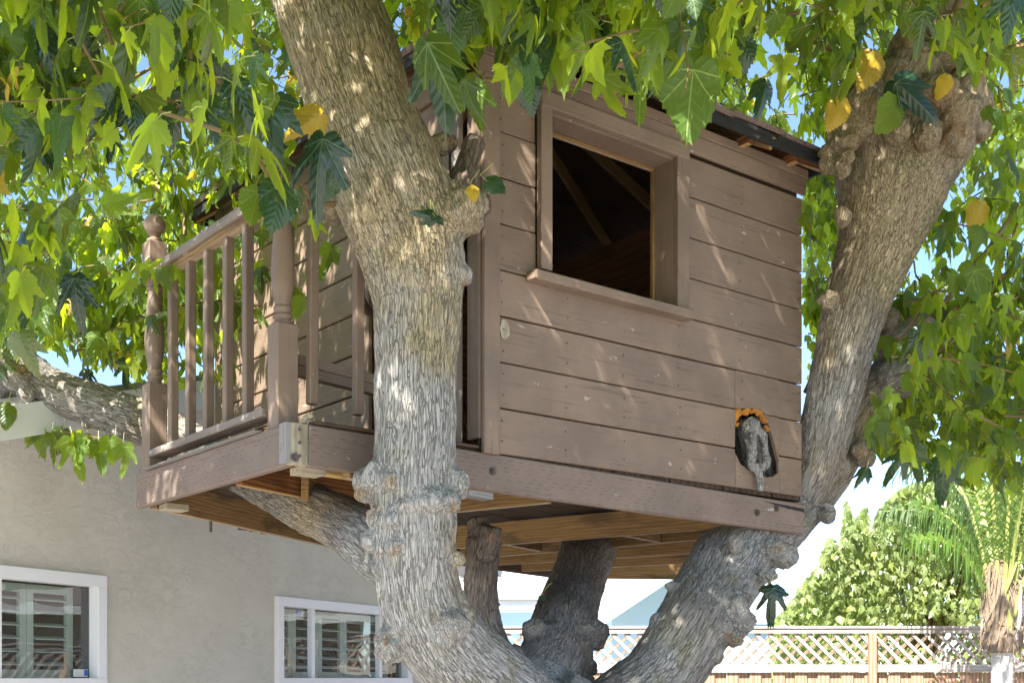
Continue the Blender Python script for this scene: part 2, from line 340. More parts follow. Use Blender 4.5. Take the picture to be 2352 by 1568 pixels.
def mat_leaf(name, top, under, trans, tw=.42, vein=(.42, .50, .14), rough=.32, simple_=False, spread=.35, spec=.42):
    t = NT(name); L = t.attr('lco'); r_ = t.attr('lrand', 'Fac'); orn = t.n('ObjectInfo').outputs['Random']
    rnd = t.math('FRACT', t.math('ADD', r_, orn)); sp = t.n('SeparateXYZ'); t.l(L, sp.inputs[0])
    back = t.n('NewGeometry').outputs['Backfacing']
    ct = t.mix(rnd, tuple(x*(1-spread) for x in top), tuple(x*(1+spread) for x in top)); cu = t.mix(rnd, tuple(x*(1-spread*.6) for x in under), tuple(x*(1+spread*.6) for x in under))
    c = t.mix(back, ct, cu); tc = t.mix(rnd, tuple(x*.8 for x in trans), tuple(min(1, x*1.2) for x in trans))
    vh = None
    if not simple_:
        ax_ = t.math('ABSOLUTE', sp.outputs[0]); y = sp.outputs[1]
        th = t.math('ARCTAN2', ax_, y); r = t.math('SQRT', t.math('ADD', t.math('MULTIPLY', ax_, ax_), t.math('MULTIPLY', y, y)))
        ph = t.math('ADD', t.math('MULTIPLY', t.math('GREATER_THAN', th, .36), .73), t.math('MULTIPLY', t.math('GREATER_THAN', th, 1.08), .67))
        dth = t.math('SUBTRACT', th, ph); al = t.math('MULTIPLY', r, t.math('COSINE', dth)); cr = t.math('MULTIPLY', r, t.math('ABSOLUTE', t.math('SINE', dth)))
        main = t.ramp(cr, .006, .016, 1, 0)
        fr = t.math('FRACT', t.math('MULTIPLY', t.math('SUBTRACT', al, t.math('MULTIPLY', cr, .85)), 7.5))
        sec = t.ramp(t.math('ABSOLUTE', t.math('SUBTRACT', fr, .5)), .02, .07, 1, 0)
        vn = t.math('MAXIMUM', main, t.math('MULTIPLY', sec, .4)); c = t.mix(t.math('MULTIPLY', vn, t.mix(back, (.35,)*3, (.7,)*3)), c, vein)
        tc = t.mix(t.math('MULTIPLY', vn, .35), tc, vein)
        pf = t.math('ABSOLUTE', t.math('SUBTRACT', fr, .5)); vh = t.bump(t.math('SUBTRACT', t.math('MULTIPLY', pf, 1.2), t.math('MULTIPLY', main, .8)), .6, .004)
    sp_ = t.noise(t.mapv(L, (1, 1, 1)), 7, 4, .7); sv = t.n('CombineXYZ'); t.l(t.math('MULTIPLY', rnd, 40), sv.inputs[2]); va = t.n('VectorMath', operation='ADD'); t.l(L, va.inputs[0]); t.l(sv.outputs[0], va.inputs[1])
    sp2 = t.noise(va.outputs[0], 5, 4, .65); c = t.mix(t.math('MULTIPLY', t.ramp(sp2, .66, .70), .7), c, (.16, .11, .03))
    c = t.mix(t.math('MULTIPLY', t.ramp(rnd, .90, .99), .5), c, (.30, .30, .04))
    b = t.bsdf(c, t.mix(back, (rough,)*3, (.6, .6, .6)), vh, spec)
    tr = t.n('BsdfTranslucent'); t.put(tr.inputs[0], tc)
    mx = t.n('MixShader'); t.put(mx.inputs[0], t.ramp(rnd, 0, .8, tw*.45, tw*1.15)); t.l(b, mx.inputs[1]); t.l(tr.outputs[0], mx.inputs[2])
    return t.fin(mx.outputs[0])
M['leaf'] = mat_leaf('mulberry leaf', (.016, .048, .016), (.075, .150, .022), (.62, .76, .02), .48, vein=(.30, .38, .09))
M['leaf_dark'] = mat_leaf('old dark mulberry leaf', (.010, .034, .018), (.035, .085, .018), (.25, .42, .02), .14, vein=(.10, .17, .06), rough=.27, spec=.6)
M['leaf_y'] = mat_leaf('yellow mulberry leaf', (.55, .36, .03), (.55, .40, .06), (.8, .62, .06), .45, (.5, .4, .1))
M['leaf_bush'] = mat_leaf('pale garden tree leaf', (.20, .25, .09), (.26, .31, .12), (.60, .72, .14), .35, spec=.7, rough=.3, simple_=True)
M['frond'] = mat_leaf('palm leaflet', (.055, .11, .025), (.10, .16, .04), (.42, .58, .08), .35, rough=.3, simple_=True)
M['palm_trunk'] = simple('pale palm trunk', (.62, .57, .50), .85, 14, .12, .6, .01)
M['palm_boot'] = simple('shaggy palm fibre', (.34, .25, .17), .9, 22, .5, 1, .02)
M['petiole'] = simple('palm leaf stalk', (.34, .36, .10), .5, 4, .3)
M['dry'] = simple('dry frond', (.42, .30, .16), .8, 10, .4)
M['pale_ground'] = simple('pale bounce ground', (.36, .33, .27), .9, 3, .25, .6, .02)
M['conc'] = simple('pale unseen concrete patio', (.45, .42, .38), .85, 6, .1, .3)

# ------------------------------------------------------------------ ground
gm = MB(); gm.prism([(-400, -400), (400, -400), (400, 400), (-400, 400)], -.5, 0.0); gm.build('ground', M['pale_ground'], kind='structure')  # out of view, pale instead of lawn to bounce light onto the walls
gm = MB(); gm.prism([(-9, -9), (7.3, -9), (7.3, 13.6), (-9, 13.6)], -.3, 0.004); gm.build('unseen_bounce_patio', M['conc'], kind='structure')  # out of view, widened and paled to bounce light up into the shade

# ------------------------------------------------------------------ beige house
HP = Vector((-2.494, 7.5, 0)); HD = Vector((.421, .907, 0)).normalized(); HN = Vector((.907, -.421, 0)).normalized()
def hw(s, z, o=0.0): return HP+HD*s+HN*o+Vector((0, 0, CZ+z))
house = empty('stucco_house', hw(1.4, -CZ), 'beige stucco gable house behind the balcony, white framed windows', 'house')
S0, S1, SP, ZP, ZB = -2.6, 4.45, 1.35, 2.0, -CZ
def roofz(s): return ZP-.30*abs(s-SP)
WIN = [(-1.25, 0.0, -.075, .617), (1.757, 3.75, -.075, .60)]
cuts = sorted({S0, S1, SP, *[x for w_ in WIN for x in w_[:2]]})
wm = MB()
def quad(m, a, b, c, d): m.add([a, b, c, d], [[0, 1, 2, 3]])
for a, b in zip(cuts[:-1], cuts[1:]):
    h = [w_ for w_ in WIN if w_[0] <= a < w_[1]]
    if h:
        z0, z1 = h[0][2:]; quad(wm, hw(a, ZB), hw(b, ZB), hw(b, z0), hw(a, z0)); quad(wm, hw(a, z1), hw(b, z1), hw(b, roofz(b)), hw(a, roofz(a)))
    else: quad(wm, hw(a, ZB), hw(b, ZB), hw(b, roofz(b)), hw(a, roofz(a)))
quad(wm, hw(S1, ZB), hw(S1, ZB, -6), hw(S1, roofz(S1), -6), hw(S1, roofz(S1)))
quad(wm, hw(S0, ZB, -6), hw(S0, ZB), hw(S0, roofz(S0)), hw(S0, roofz(S0), -6))
for (a, b, z0, z1) in WIN:                                                      # reveals
    for p, q in (((a, z0), (b, z0)), ((b, z0), (b, z1)), ((b, z1), (a, z1)), ((a, z1), (a, z0))):
        quad(wm, hw(*p), hw(*q), hw(*q, -.10), hw(*p, -.10))
wm.build('wall', M['stucco'], house)
rm = MB()
for sg in (-1, 1):
    e = SP+sg*((S1-SP+.3) if sg > 0 else (SP-S0+.5)); 
    a, b = hw(SP, ZP+.12, .42), hw(e, roofz(e)+.12, .42); a2, b2 = hw(SP, ZP+.12, -6.4), hw(e, roofz(e)+.12, -6.4)
    q = [a, b, b2, a2]; rm.add(q+[p+Z*.05 for p in q], [[0, 1, 2, 3], [7, 6, 5, 4], [0, 4, 5, 1], [1, 5, 6, 2], [2, 6, 7, 3], [3, 7, 4, 0]])
rf = rm.build('roof', M['grey_roof'], house)
for sg in (-1, 1):
    e = SP+sg*((S1-SP+.3) if sg > 0 else (SP-S0+.5))
    board('fascia', hw(SP+sg*.002, ZP+.045, .435), hw(e, roofz(e)+.045, .435), Z, .17, .03, M['white_trim'], rf)
    board('soffit', hw(SP+sg*.002, ZP-.02, .21), hw(e, roofz(e)-.02, .21), HN, .40, .015, M['white_trim'], rf)
for wi, (a, b, z0, z1) in enumerate(WIN):
    fw = .072
    fm = MB()
    fm.box(hw(a, z1-fw/2, -.0), hw(b, z1-fw/2, -.0), Z, fw, .08); fm.box(hw(a, z0+fw/2, 0), hw(b, z0+fw/2, 0), Z, fw, .085)
    fm.box(hw(a+fw/2, z0+fw, 0), hw(a+fw/2, z1-fw, 0), HD, fw, .078); fm.box(hw(b-fw/2, z0+fw, 0), hw(b-fw/2, z1-fw, 0), HD, fw, .078)
    W = fm.build('window', M['vinyl'], house)
    ia, ib, iz0, iz1 = a+fw, b-fw, z0+fw, z1-fw
    mul = [ia+(ib-ia)*.5] if wi == 0 else [ia+.42, ib-.42]
    if wi == 0: mul = [-.80]
    for k, mu in enumerate(mul): board('mullion', hw(mu, iz0, -.01), hw(mu, iz1, -.01), HD, .045, .045, M['vinyl'], W)
    ed = [ia]+mul+[ib]
    for k, (p, q) in enumerate(zip(ed[:-1], ed[1:])):
        gmh = MB(); o_ = -.025-.008*(k % 2); quad(gmh, hw(p+.0, iz0, o_), hw(q-.0, iz0, o_), hw(q-.0, iz1, o_), hw(p+.0, iz1, o_))
        gmh.build('pane', M['glass'], W)
    # plantation shutters behind the glass
    p = ia
    while p < ib-.05:
        q = min(p+.36, ib); sm = MB()
        for x in (p+.025, q-.025): sm.box(hw(x, iz0, -.16), hw(x, iz1, -.16), HD, .05, .028)
        for z in (iz0+.025, iz1-.025): sm.box(hw(p+.05, z, -.16), hw(q-.05, z, -.16), Z, .05, .026)
        sh = sm.build('shutter_frame', M['shutter'], W)
        z = iz0+.085
        while z < iz1-.06:
            lm = MB(); lm.box(hw(p+.052, z, -.16), hw(q-.052, z, -.16), HN-Z*.30, .06, .008); lm.build('slat', M['shutter'], W); z += .076
        p = q+.004
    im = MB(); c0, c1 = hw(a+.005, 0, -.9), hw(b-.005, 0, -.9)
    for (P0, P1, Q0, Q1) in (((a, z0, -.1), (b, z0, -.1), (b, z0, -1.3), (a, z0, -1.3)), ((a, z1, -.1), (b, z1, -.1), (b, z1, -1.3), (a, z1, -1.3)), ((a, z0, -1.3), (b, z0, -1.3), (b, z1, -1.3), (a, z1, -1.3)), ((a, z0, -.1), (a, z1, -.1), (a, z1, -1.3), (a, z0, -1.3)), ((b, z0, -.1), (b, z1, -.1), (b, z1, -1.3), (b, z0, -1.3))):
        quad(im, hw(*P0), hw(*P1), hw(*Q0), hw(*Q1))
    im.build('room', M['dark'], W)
    if wi == 0:
        board('security_sticker', hw(ib-.145, iz0+.03, -.019), hw(ib-.03, iz0+.03, -.019), Z, .045, .002, M['white_trim'], W, ch=.0002)
        board('sticker_emblem', hw(ib-.06, iz0+.032, -.017), hw(ib-.033, iz0+.032, -.017), Z, .036, .002, M['bluetape'], W, ch=.0002)
    else:
        lm = MB(); lm.lathe(hw(mul[0]-.11, iz1-.03, -.05), [(.0, -.025), (.02, -.015), (.024, .0), (.02, .02), (0, .022)], 10); lm.build('blue_tag', M['bluetape'], W)

# ------------------------------------------------------------------ fences
def fence(name, A, B, label, z0, top, zl, group=None):
    A, B = Vector(A), Vector(B); d = (B-A); L = d.length; d /= L; n = Vector((d.y, -d.x, 0))
    f = empty(name, (A.x, A.y, 0), label, 'fence')
    def P(s, z, o=0): return A+d*s+n*o+Vector((0, 0, z))
    s = 0; k = 0; bm_ = None; meshes = []
    for i in range(6):
        m = MB(); m.box((0, 0, 0), (0, 0, zl-.02), (1, 0, 0), .132, .018); me = bpy.data.meshes.new('picket'); me.from_pydata(m.v, [], m.f)
        a = me.attributes.new('wco', 'FLOAT_VECTOR', 'POINT'); a.data.foreach_set('vector', np.asarray(m.w, dtype=np.float32).ravel()); me.materials.append(M['fence']); meshes.append(me)
    ang = math.atan2(d.y, d.x)
    while s < L:
        o = bpy.data.objects.new('picket', meshes[k % 6]); COL.objects.link(o); p = P(s+.066, .02, -.012*(k % 2)*2.2)
        o.parent = f; o.location = p-Vector(f.location); o.rotation_euler = (0, random.uniform(-.006, .006), ang); k += 1
        s += .128+random.uniform(0, .01)
    board('rail', P(0, zl+.045, .03), P(L, zl+.045, .03), Z, .085, .03, M['fence_pale'], f)
    board('rail', P(0, top-.025, .03), P(L, top-.025, .03), Z, .06, .035, M['fence_pale'], f)
    board('cap', P(0, top+.015, .01), P(L, top+.015, .01), n, .11, .028, M['fence_pale'], f)
    h = (top-.055)-(zl+.0875); s = -h
    ns = 0
    for dr, off in ((-1, .0), (1, .012)):
        s = -h
        ms = []
        for v in range(4):
            m = MB(); q = Vector((h*dr, 0, h)); m.box((0, 0, 0), q, Vector((-dr, 0, 1)), .036, .007, .001); me = bpy.data.meshes.new('lath'); me.from_pydata(m.v, [], m.f)
            a = me.attributes.new('wco', 'FLOAT_VECTOR', 'POINT'); a.data.foreach_set('vector', np.asarray(m.w, dtype=np.float32).ravel()); me.materials.append(M['fence_pale' if dr < 0 else 'fence_brown']); ms.append(me)
        s = 0 if dr > 0 else h
        while s < L-h*(dr > 0):
            o = bpy.data.objects.new('slat', ms[ns % 4]); COL.objects.link(o); o.parent = f
            o.location = P(s, zl+.0875, .02-off)-Vector(f.location); o.rotation_euler = (0, 0, ang); s += .148; ns += 1
    s = PO
    while s < L:
        if s > 0: board('post', P(s, 0, .045), P(s, top-.056, .045), d, .09, .06, M['fence'], f)
        s += 2.4
    return f
FD = 14.0; FT = CZ+112/F*FD; FZL = CZ+12/F*FD
PO = ((2001-CX)/F*FD+.2) % 2.4
fence('back_fence', (-.2, FD, 0), (7.4, FD, 0), 'redwood picket fence with pale lattice top across the back of the garden', 0, FT, FZL)
PO = .6
fence('side_fence', (7.4, FD-.05, 0), (7.4, 1.0, 0), 'lattice topped side fence at right of the garden, seen in the window reflections', 0, FT-.1, FZL-.15)

# ------------------------------------------------------------------ blue neighbour house, beyond the back fence
nb = empty('blue_house', (3.0, 22, 0), 'pale blue neighbour house with white eaves beyond the back fence', 'house')
YN = 21.0
def n_(px, py, d=YN): return at(px, py, d)
def slab(m, pts, th):
    pts = [Vector(p) for p in pts]; nn = (pts[1]-pts[0]).cross(pts[2]-pts[0]).normalized()*th; n = len(pts)
    m.add(pts+[p+nn for p in pts], [list(range(n))[::-1], list(range(n, 2*n))]+[[i, (i+1) % n, n+(i+1) % n, n+i] for i in range(n)])
m = MB(); e0, e1 = n_(1040, 1405), n_(1420, 1405)
m.prism([(e0.x, YN), (e1.x, YN), (e1.x, YN+8), (e0.x, YN+8)], 0, e0.z); m.build('wall', M['blue_wall'], nb)
# wing with the gable end at right
g0, gp, g1 = n_(1405, 1400, YN-1.5), n_(1568, 1292, YN-1.5), n_(1731, 1400, YN-1.5)
m = MB(); yy = YN-1.5
m.add([(g0.x, yy, 0), (g1.x, yy, 0), (g1.x, yy, g1.z), (gp.x, yy, gp.z), (g0.x, yy, g0.z), (g0.x, YN+6, 0), (g0.x, YN+6, g0.z), (g1.x, YN+6, 0), (g1.x, YN+6, g1.z), (gp.x, YN+6, gp.z)],
      [[0, 1, 2, 3, 4], [5, 0, 4, 6], [1, 7, 8, 2], [7, 5, 6, 9, 8]]); m.build('wall', M['blue_wall'], nb)
m = MB()
for q in (g0, g1):
    slope = (gp.z-q.z)/(gp.x-q.x); ex = q.x+(-.30 if q is g0 else .05); ez = q.z+slope*(ex-q.x)
    slab(m, [(gp.x, yy-.45, gp.z+.06), (ex, yy-.45, ez+.06), (ex, YN+6.2, ez+.06), (gp.x, YN+6.2, gp.z+.06)][::(1 if q is g0 else -1)], -.07)
wr = m.build('roof', M['pale_roof'], nb)
for q in (g0, g1):
    slope = (gp.z-q.z)/(gp.x-q.x); ex = q.x+(-.30 if q is g0 else .05); ez = q.z+slope*(ex-q.x)
    board('bargeboard', (gp.x, yy-.47, gp.z-.03), (ex, yy-.47, ez-.03), Z, .2, .04, M['blue_trim'], wr)
    board('soffit', (gp.x, yy-.23, gp.z-.03), (ex, yy-.23, ez-.03), (0, 1, 0), .42, .02, M['white_trim'], wr)
board('rafter_tail', (g0.x-.42, yy-.43, g0.z-.24), (g0.x-.30, yy-.43, g0.z-.40), Z, .16, .07, M['white_trim'], wr)
ev = n_(1040, 1368, YN-.6); 
m = MB(); slab(m, [(e0.x-.5, YN-.6, ev.z), (e1.x+1, YN-.6, ev.z), (e1.x+1, YN+5, ev.z+1.9), (e0.x-.5, YN+5, ev.z+1.9)], .06); mr = m.build('roof', M['pale_roof'], nb)
board('gutter', (e0.x-.5, YN-.66, ev.z-.03), (e1.x-.4, YN-.66, ev.z-.03), Z, .07, .09, M['grey_roof'], mr)
board('fascia', (e0.x-.5, YN-.60, ev.z-.14), (e1.x-.3, YN-.60, ev.z-.14), Z, .15, .03, M['white_trim'], mr)
board('soffit', (e0.x-.5, YN-.3, ev.z-.22), (e1.x-.3, YN-.3, ev.z-.22), (0, 1, 0), .6, .02, M['blue_trim'], mr)
board('roof_seam', (n_(1148, 1362, YN-.5).x, YN-.5, ev.z+.09), (n_(1148, 1362, YN-.5).x+2.4, YN+4, ev.z+1.62), Z, .04, .03, M['grey_roof'], mr)
# low roof to the right of it, seen over the fence
sh = empty('garden_shed', (7.0, 25, 0), 'low blue grey shed roof over the fence beside the garden tree', 'shed')
a, b = n_(1700, 1432, 25), n_(2010, 1432, 25)
m = MB(); m.prism([(a.x, 25), (b.x, 25), (b.x, 28), (a.x, 28)], 0, a.z); m.build('wall', M['blue_wall'], sh)
m = MB(); slab(m, [(a.x-.2, 24.7, a.z), (b.x+.2, 24.7, a.z), (b.x+.2, 28.2, a.z+.55), (a.x-.2, 28.2, a.z+.55)], .06); m.build('roof', M['grey_roof'], sh)
# house beyond the side fence: seen only as a reflection in the windows
sd = empty('side_house', (12.5, 12, 0), 'brown roofed neighbour house beyond the side fence, reflected in the window glass', 'house')
m = MB(); m.prism([(10.5, 6), (16, 6), (16, 18), (10.5, 18)], 0, 2.75); m.build('wall', M['stucco'], sd)
m = MB(); slab(m, [(9.9, 18.5, 2.75), (9.9, 5.5, 2.75), (13.2, 5.5, 4.2), (13.2, 18.5, 4.2)], -.08); slab(m, [(13.2, 18.5, 4.2), (13.2, 5.5, 4.2), (16.5, 5.5, 2.75), (16.5, 18.5, 2.75)], -.08)
m.add([(10.5, 6.01, 2.7), (16, 6.01, 2.7), (13.2, 6.01, 4.1), (10.5, 17.99, 2.7), (16, 17.99, 2.7), (13.2, 17.99, 4.1)], [[0, 1, 2], [5, 4, 3]]); m.build('roof', M['brown_roof'], sd)
board('fascia', (9.88, 5.5, 2.66), (9.88, 18.5, 2.66), Z, .16, .03, M['white_trim'], sd)

# ------------------------------------------------------------------ treehouse
ZD = .956                                                                     # deck level above the eye
th = empty('treehouse', O+U*1.6+V*1+Vector((0, 0, CZ+.77)), 'brown painted plank treehouse with balcony and open window, up in the mulberry', 'treehouse')
ZB_ = .7965
P_, PI_, PW = M['paint'], M['paint_in'], M['paint_worn']
# platform outline in plan
Lc = loc(0, 1.53, 0); R_ = loc(3.0, 0, 0); BLc = onplane(1276, 1327, .77); BRc = Vector((1.75, 9.3, 0))
poly = [(O.x, O.y), (R_.x, R_.y), (BRc.x, BRc.y), (BLc.x, BLc.y), (Lc.x, Lc.y)]
# rim beams
def shrink(p0, p1, n, t): return p0+n*t, p1+n*t
a0, a1 = loc(.075, .02, 0), loc(3.0, .02, 0)
m = MB(); zt0, zb0 = ZD, ZB_; zr_b = (HY-1227)/F*6.454; hh = ZD-ZB_
m.box(a0+Z*(zt0+zb0)/2, a1+Z*(zr_b+hh/2), Z, hh, .04, .006); m.build('rim_beam', PI_, th)
m = MB(); m.box(loc(.02, .055, (ZD+ZB_)/2), loc(.02, 1.535, (ZD+ZB_)/2), Z, hh, .04, .006); m.build('rim_beam', PI_, th)
board('corner_block', loc(-.012, .028, ZB_+.005), loc(-.012, .028, ZD-.003), V, .052, .022, M['grey_wood'], th, label='bare grey weathered corner block')
board('beam_end', loc(.035, .02, ZB_+.001), loc(.035, .02, ZD-.002), U, .075, .037, M['pine_grey'], th, label='unpainted pale end of the front beam')
for (aa, zz) in ((.035, .93), (.035, .88), (.035, .83)):
    m = MB(); c = loc(aa, 0, zz); m.tube([c, c-V*.004], .006, 8); m.build('screw', M['metal'], th)
for px_, py_ in ((1131, 1082), (1738, 1177), (1782, 1167), (668+8, 1150-100)):
    a = ax(px_); d_ = (O+U*a).y; c = loc(a, -.003, (HY-py_)/F*d_); m = MB(); m.tube([c, c-V*.006], .016, 14); bo = m.build('bolt', M['metal'], th)
    m = MB(); m.tube([c-V*.006, c-V*.013], .009, 6); m.build('bolt_head', M['metal'], bo)
v0 = loc(ax(1748), -.0035, 0); zz = lambda px, py: (HY-py)/F*(O+U*ax(px)).y
m = MB(); m.add([loc(ax(1752), -.0032, zz(1752, 1150)), loc(ax(1845), -.0032, zz(1845, 1168)), loc(ax(1846), -.0032, zz(1846, 1176)), loc(ax(1800), -.0032, zz(1800, 1165))], [[3, 2, 1, 0]])
m.build('split', M['felt'], th, label='dark open split near the end of the front beam')
# joists and back beams, bottom edge endpoints measured on the underside plane
def joist(p0, p1, zb, h, t, mat, name='joist', label=None):
    A, B = onplane(*p0, zb), onplane(*p1, zb); return board(name, A+Z*h/2, B+Z*h/2, Z, h, t, mat, th, label=label, ch=.003)
JH = .135
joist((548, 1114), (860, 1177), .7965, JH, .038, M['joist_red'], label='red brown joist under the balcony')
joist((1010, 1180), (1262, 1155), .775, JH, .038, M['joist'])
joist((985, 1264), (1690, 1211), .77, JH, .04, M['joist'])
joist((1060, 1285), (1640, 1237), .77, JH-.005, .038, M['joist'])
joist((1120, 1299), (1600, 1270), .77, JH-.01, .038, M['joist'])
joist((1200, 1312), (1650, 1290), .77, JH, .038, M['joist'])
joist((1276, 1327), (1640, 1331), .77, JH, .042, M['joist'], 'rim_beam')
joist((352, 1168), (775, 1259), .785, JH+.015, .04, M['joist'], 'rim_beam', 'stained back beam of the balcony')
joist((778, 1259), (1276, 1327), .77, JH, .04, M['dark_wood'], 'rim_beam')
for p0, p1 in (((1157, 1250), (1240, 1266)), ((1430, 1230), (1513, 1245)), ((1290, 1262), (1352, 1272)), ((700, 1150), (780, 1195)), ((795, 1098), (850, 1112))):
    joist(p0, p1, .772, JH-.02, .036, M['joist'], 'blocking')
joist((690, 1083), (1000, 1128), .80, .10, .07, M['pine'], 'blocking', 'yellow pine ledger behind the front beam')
c = loc(.06, .08, .79); board('corner_pad', c, c+U*.11, Z, .03, .09, M['pine_grey'], th)
c = loc(.06, 1.36, .79); board('corner_pad', c, c+U*.11, Z, .03, .09, M['pine_grey'], th)
a = ax(1085); board('wood_block', loc(a, .06, .775), loc(a+.13, .06, .768), Z, .03, .07, M['grey_wood'], th)
c = onplane(484, 1196, .785); m = MB(); m.tube([c+Z*.02, c-Z*.055], .008, 8); m.build('bolt_rod', M['metal'], th)
for i in range(3):
    c = onplane(560+i*24, 1212+i*5, .80); board('post_block', c-Z*.01, c+Z*.14, U, .055-.01*i, .04, (M['dark_wood'], M['joist'], M['joist_red'])[i], th)
# deck boards clipped to the outline
PD = Vector((math.sin(math.radians(29)), math.cos(math.radians(29)), 0)); QD = Vector((PD.y, -PD.x, 0))
def clip(pl, p, n):
    out = []
    for i in range(len(pl)):
        A, B = Vector(pl[i]), Vector(pl[(i+1) % len(pl)]); da, db = (A-p).dot(n), (B-p).dot(n)
        if da >= 0: out.append(A)
        if (da >= 0) != (db >= 0): out.append(A+(B-A)*(da/(da-db)))
    return out
P2, Q2 = PD.to_2d(), QD.to_2d(); base = Vector(poly[4]); cen = Vector((sum(p[0] for p in poly)/5, sum(p[1] for p in poly)/5))
shr = [cen+(Vector(p)-cen)*.985 for p in poly]
qs = [(v-base).dot(Q2) for v in shr]; s = min(qs)
while s < max(qs):
    e = s+.138; pl = clip(clip(shr, base+Q2*s, Q2), base+Q2*e, -Q2)
    if len(pl) > 2:
        m = MB(); m.prism([(p.x, p.y) for p in pl], CZ+ZD-.030, CZ+ZD-.004); m.build('deck_board', M['dark_wood'], th)
    s += .144
# leaf litter on the deck behind the bottom rail
m = MB()
for i in range(260):
    c = loc(random.uniform(.04, .22), random.uniform(.25, 1.4), ZD+random.uniform(-.003, .035)); r = random.uniform(.006, .02)
    q = [c+Vector((random.uniform(-r, r), random.uniform(-r, r), random.uniform(-r, r)*.6)) for _ in range(4)]; m.add(q, [[0, 1, 2], [1, 2, 3], [2, 3, 0]])
m.build('leaf_litter', M['soil'], th, kind='stuff')
board('flashing', loc(-.003, .25, ZD+.002), loc(-.003, 1.40, ZD+.002), U, .05, .003, M['grey_wood'], th)
board('deck_edge', loc(.09, .008, ZD+.006), loc(.86, .008, ZD+.002), V, .05, .012, M['dark_wood'], th)

# posts
def post(a, b, top=True):
    m = MB(); c = loc(a, b, 0); s = .0445
    m.box(c+Z*(ZD+(-.06 if b > 1 else 0)), c+Z*(ZD+.41), U, .089, .089, .004)
    pr = [(.036, .39), (.038, .415), (.030, .43), (.038, .438), (.038, .446), (.031, .452), (.031, .462), (.036, .468), (.036, .478), (.031, .484), (.033, .50), (.0435, .56), (.046, .61), (.044, .67), (.036, .77), (.030, .83), (.029, .842), (.036, .848), (.037, .858), (.030, .864), (.032, .876), (.043, .885)]
    m.lathe(c+Z*ZD, pr, 24)
    m.box(c+Z*(ZD+.885), c+Z*(ZD+(1.07 if top else .93)), U, .088, .088, .004)
    o = m.build('post', P_, th, smooth=True)
    if top:
        m = MB(); ball = [(.03, 1.065), (.036, 1.075), (.036, 1.085), (.022, 1.092), (.020, 1.100), (.03, 1.108)]+[(.05*math.sin(t), 1.155-.05*math.cos(t)) for t in [x*.2+.5 for x in range(13)]]+[(.001, 1.205)]
        m.lathe(c+Z*ZD, ball, 24); m.build('ball_finial', P_, th, smooth=True)
post(.062, .185, False); post(.05, 1.43)
RA = .055
# side rail with balusters
board('handrail', loc(RA, .20, 1.885), loc(RA, 1.39, 1.885), Z, .04, .085, M['paint_worn'], th, ch=.006)
board('rail_fillet', loc(RA, .20, 1.850), loc(RA, 1.39, 1.850), Z, .028, .045, M['joist'], th)
board('bottom_rail', loc(.04, .235, 1.032), loc(.04, 1.39, 1.032), Z, .034, .085, M['paint_worn'], th, ch=.004)
for px_ in (387, 426.5, 467.5, 512.6, 558.7):
    b = bx_(px_+11, RA); m = MB(); j = random.uniform(-.004, .004)
    m.box(loc(RA, b, 1.05), loc(RA+j, b+j, 1.84), U, .038, .038, .004); m.build('baluster', P_, th)
# front rail: broken, two balusters hang loose from the top rail
board('handrail', loc(.10, .15, 1.885), loc(.86, .15, 1.885), Z, .04, .085, P_, th, ch=.005)
for px_, zb, zt in ((716, 1.060, 1.87), (821, 1.045, 1.865)):
    a = ax(px_, .13); m = MB(); m.box(loc(a-.004, .12, zb), loc(a+.012, .14, zt), U, .038, .038, .004); m.build('baluster', P_, th, label='loose baluster hanging clear of the deck')
board('fallen_rail', loc(.13, .30, 1.275), loc(.86, .34, 1.235), Z, .040, .05, P_, th)
board('fallen_rail', loc(.13, .295, 1.232), loc(.86, .335, 1.193), Z, .040, .045, P_, th)
# dry fungus lump on the deck edge
m = MB()
c = loc(ax(708, .05), .05, ZD+.03)
for i in range(9):
    q = c+Vector((random.uniform(-.02, .02), random.uniform(-.015, .015), random.uniform(-.015, .012))); m.lathe(q, [(.001, -.012), (.010, -.008), (.013, 0), (.009, .008), (.001, .012)], 7)
tag(m.build('fungus_lump', M['fungus'], None, smooth=True), 'small pale lump of dried fungus on the balcony edge', 'fungus')

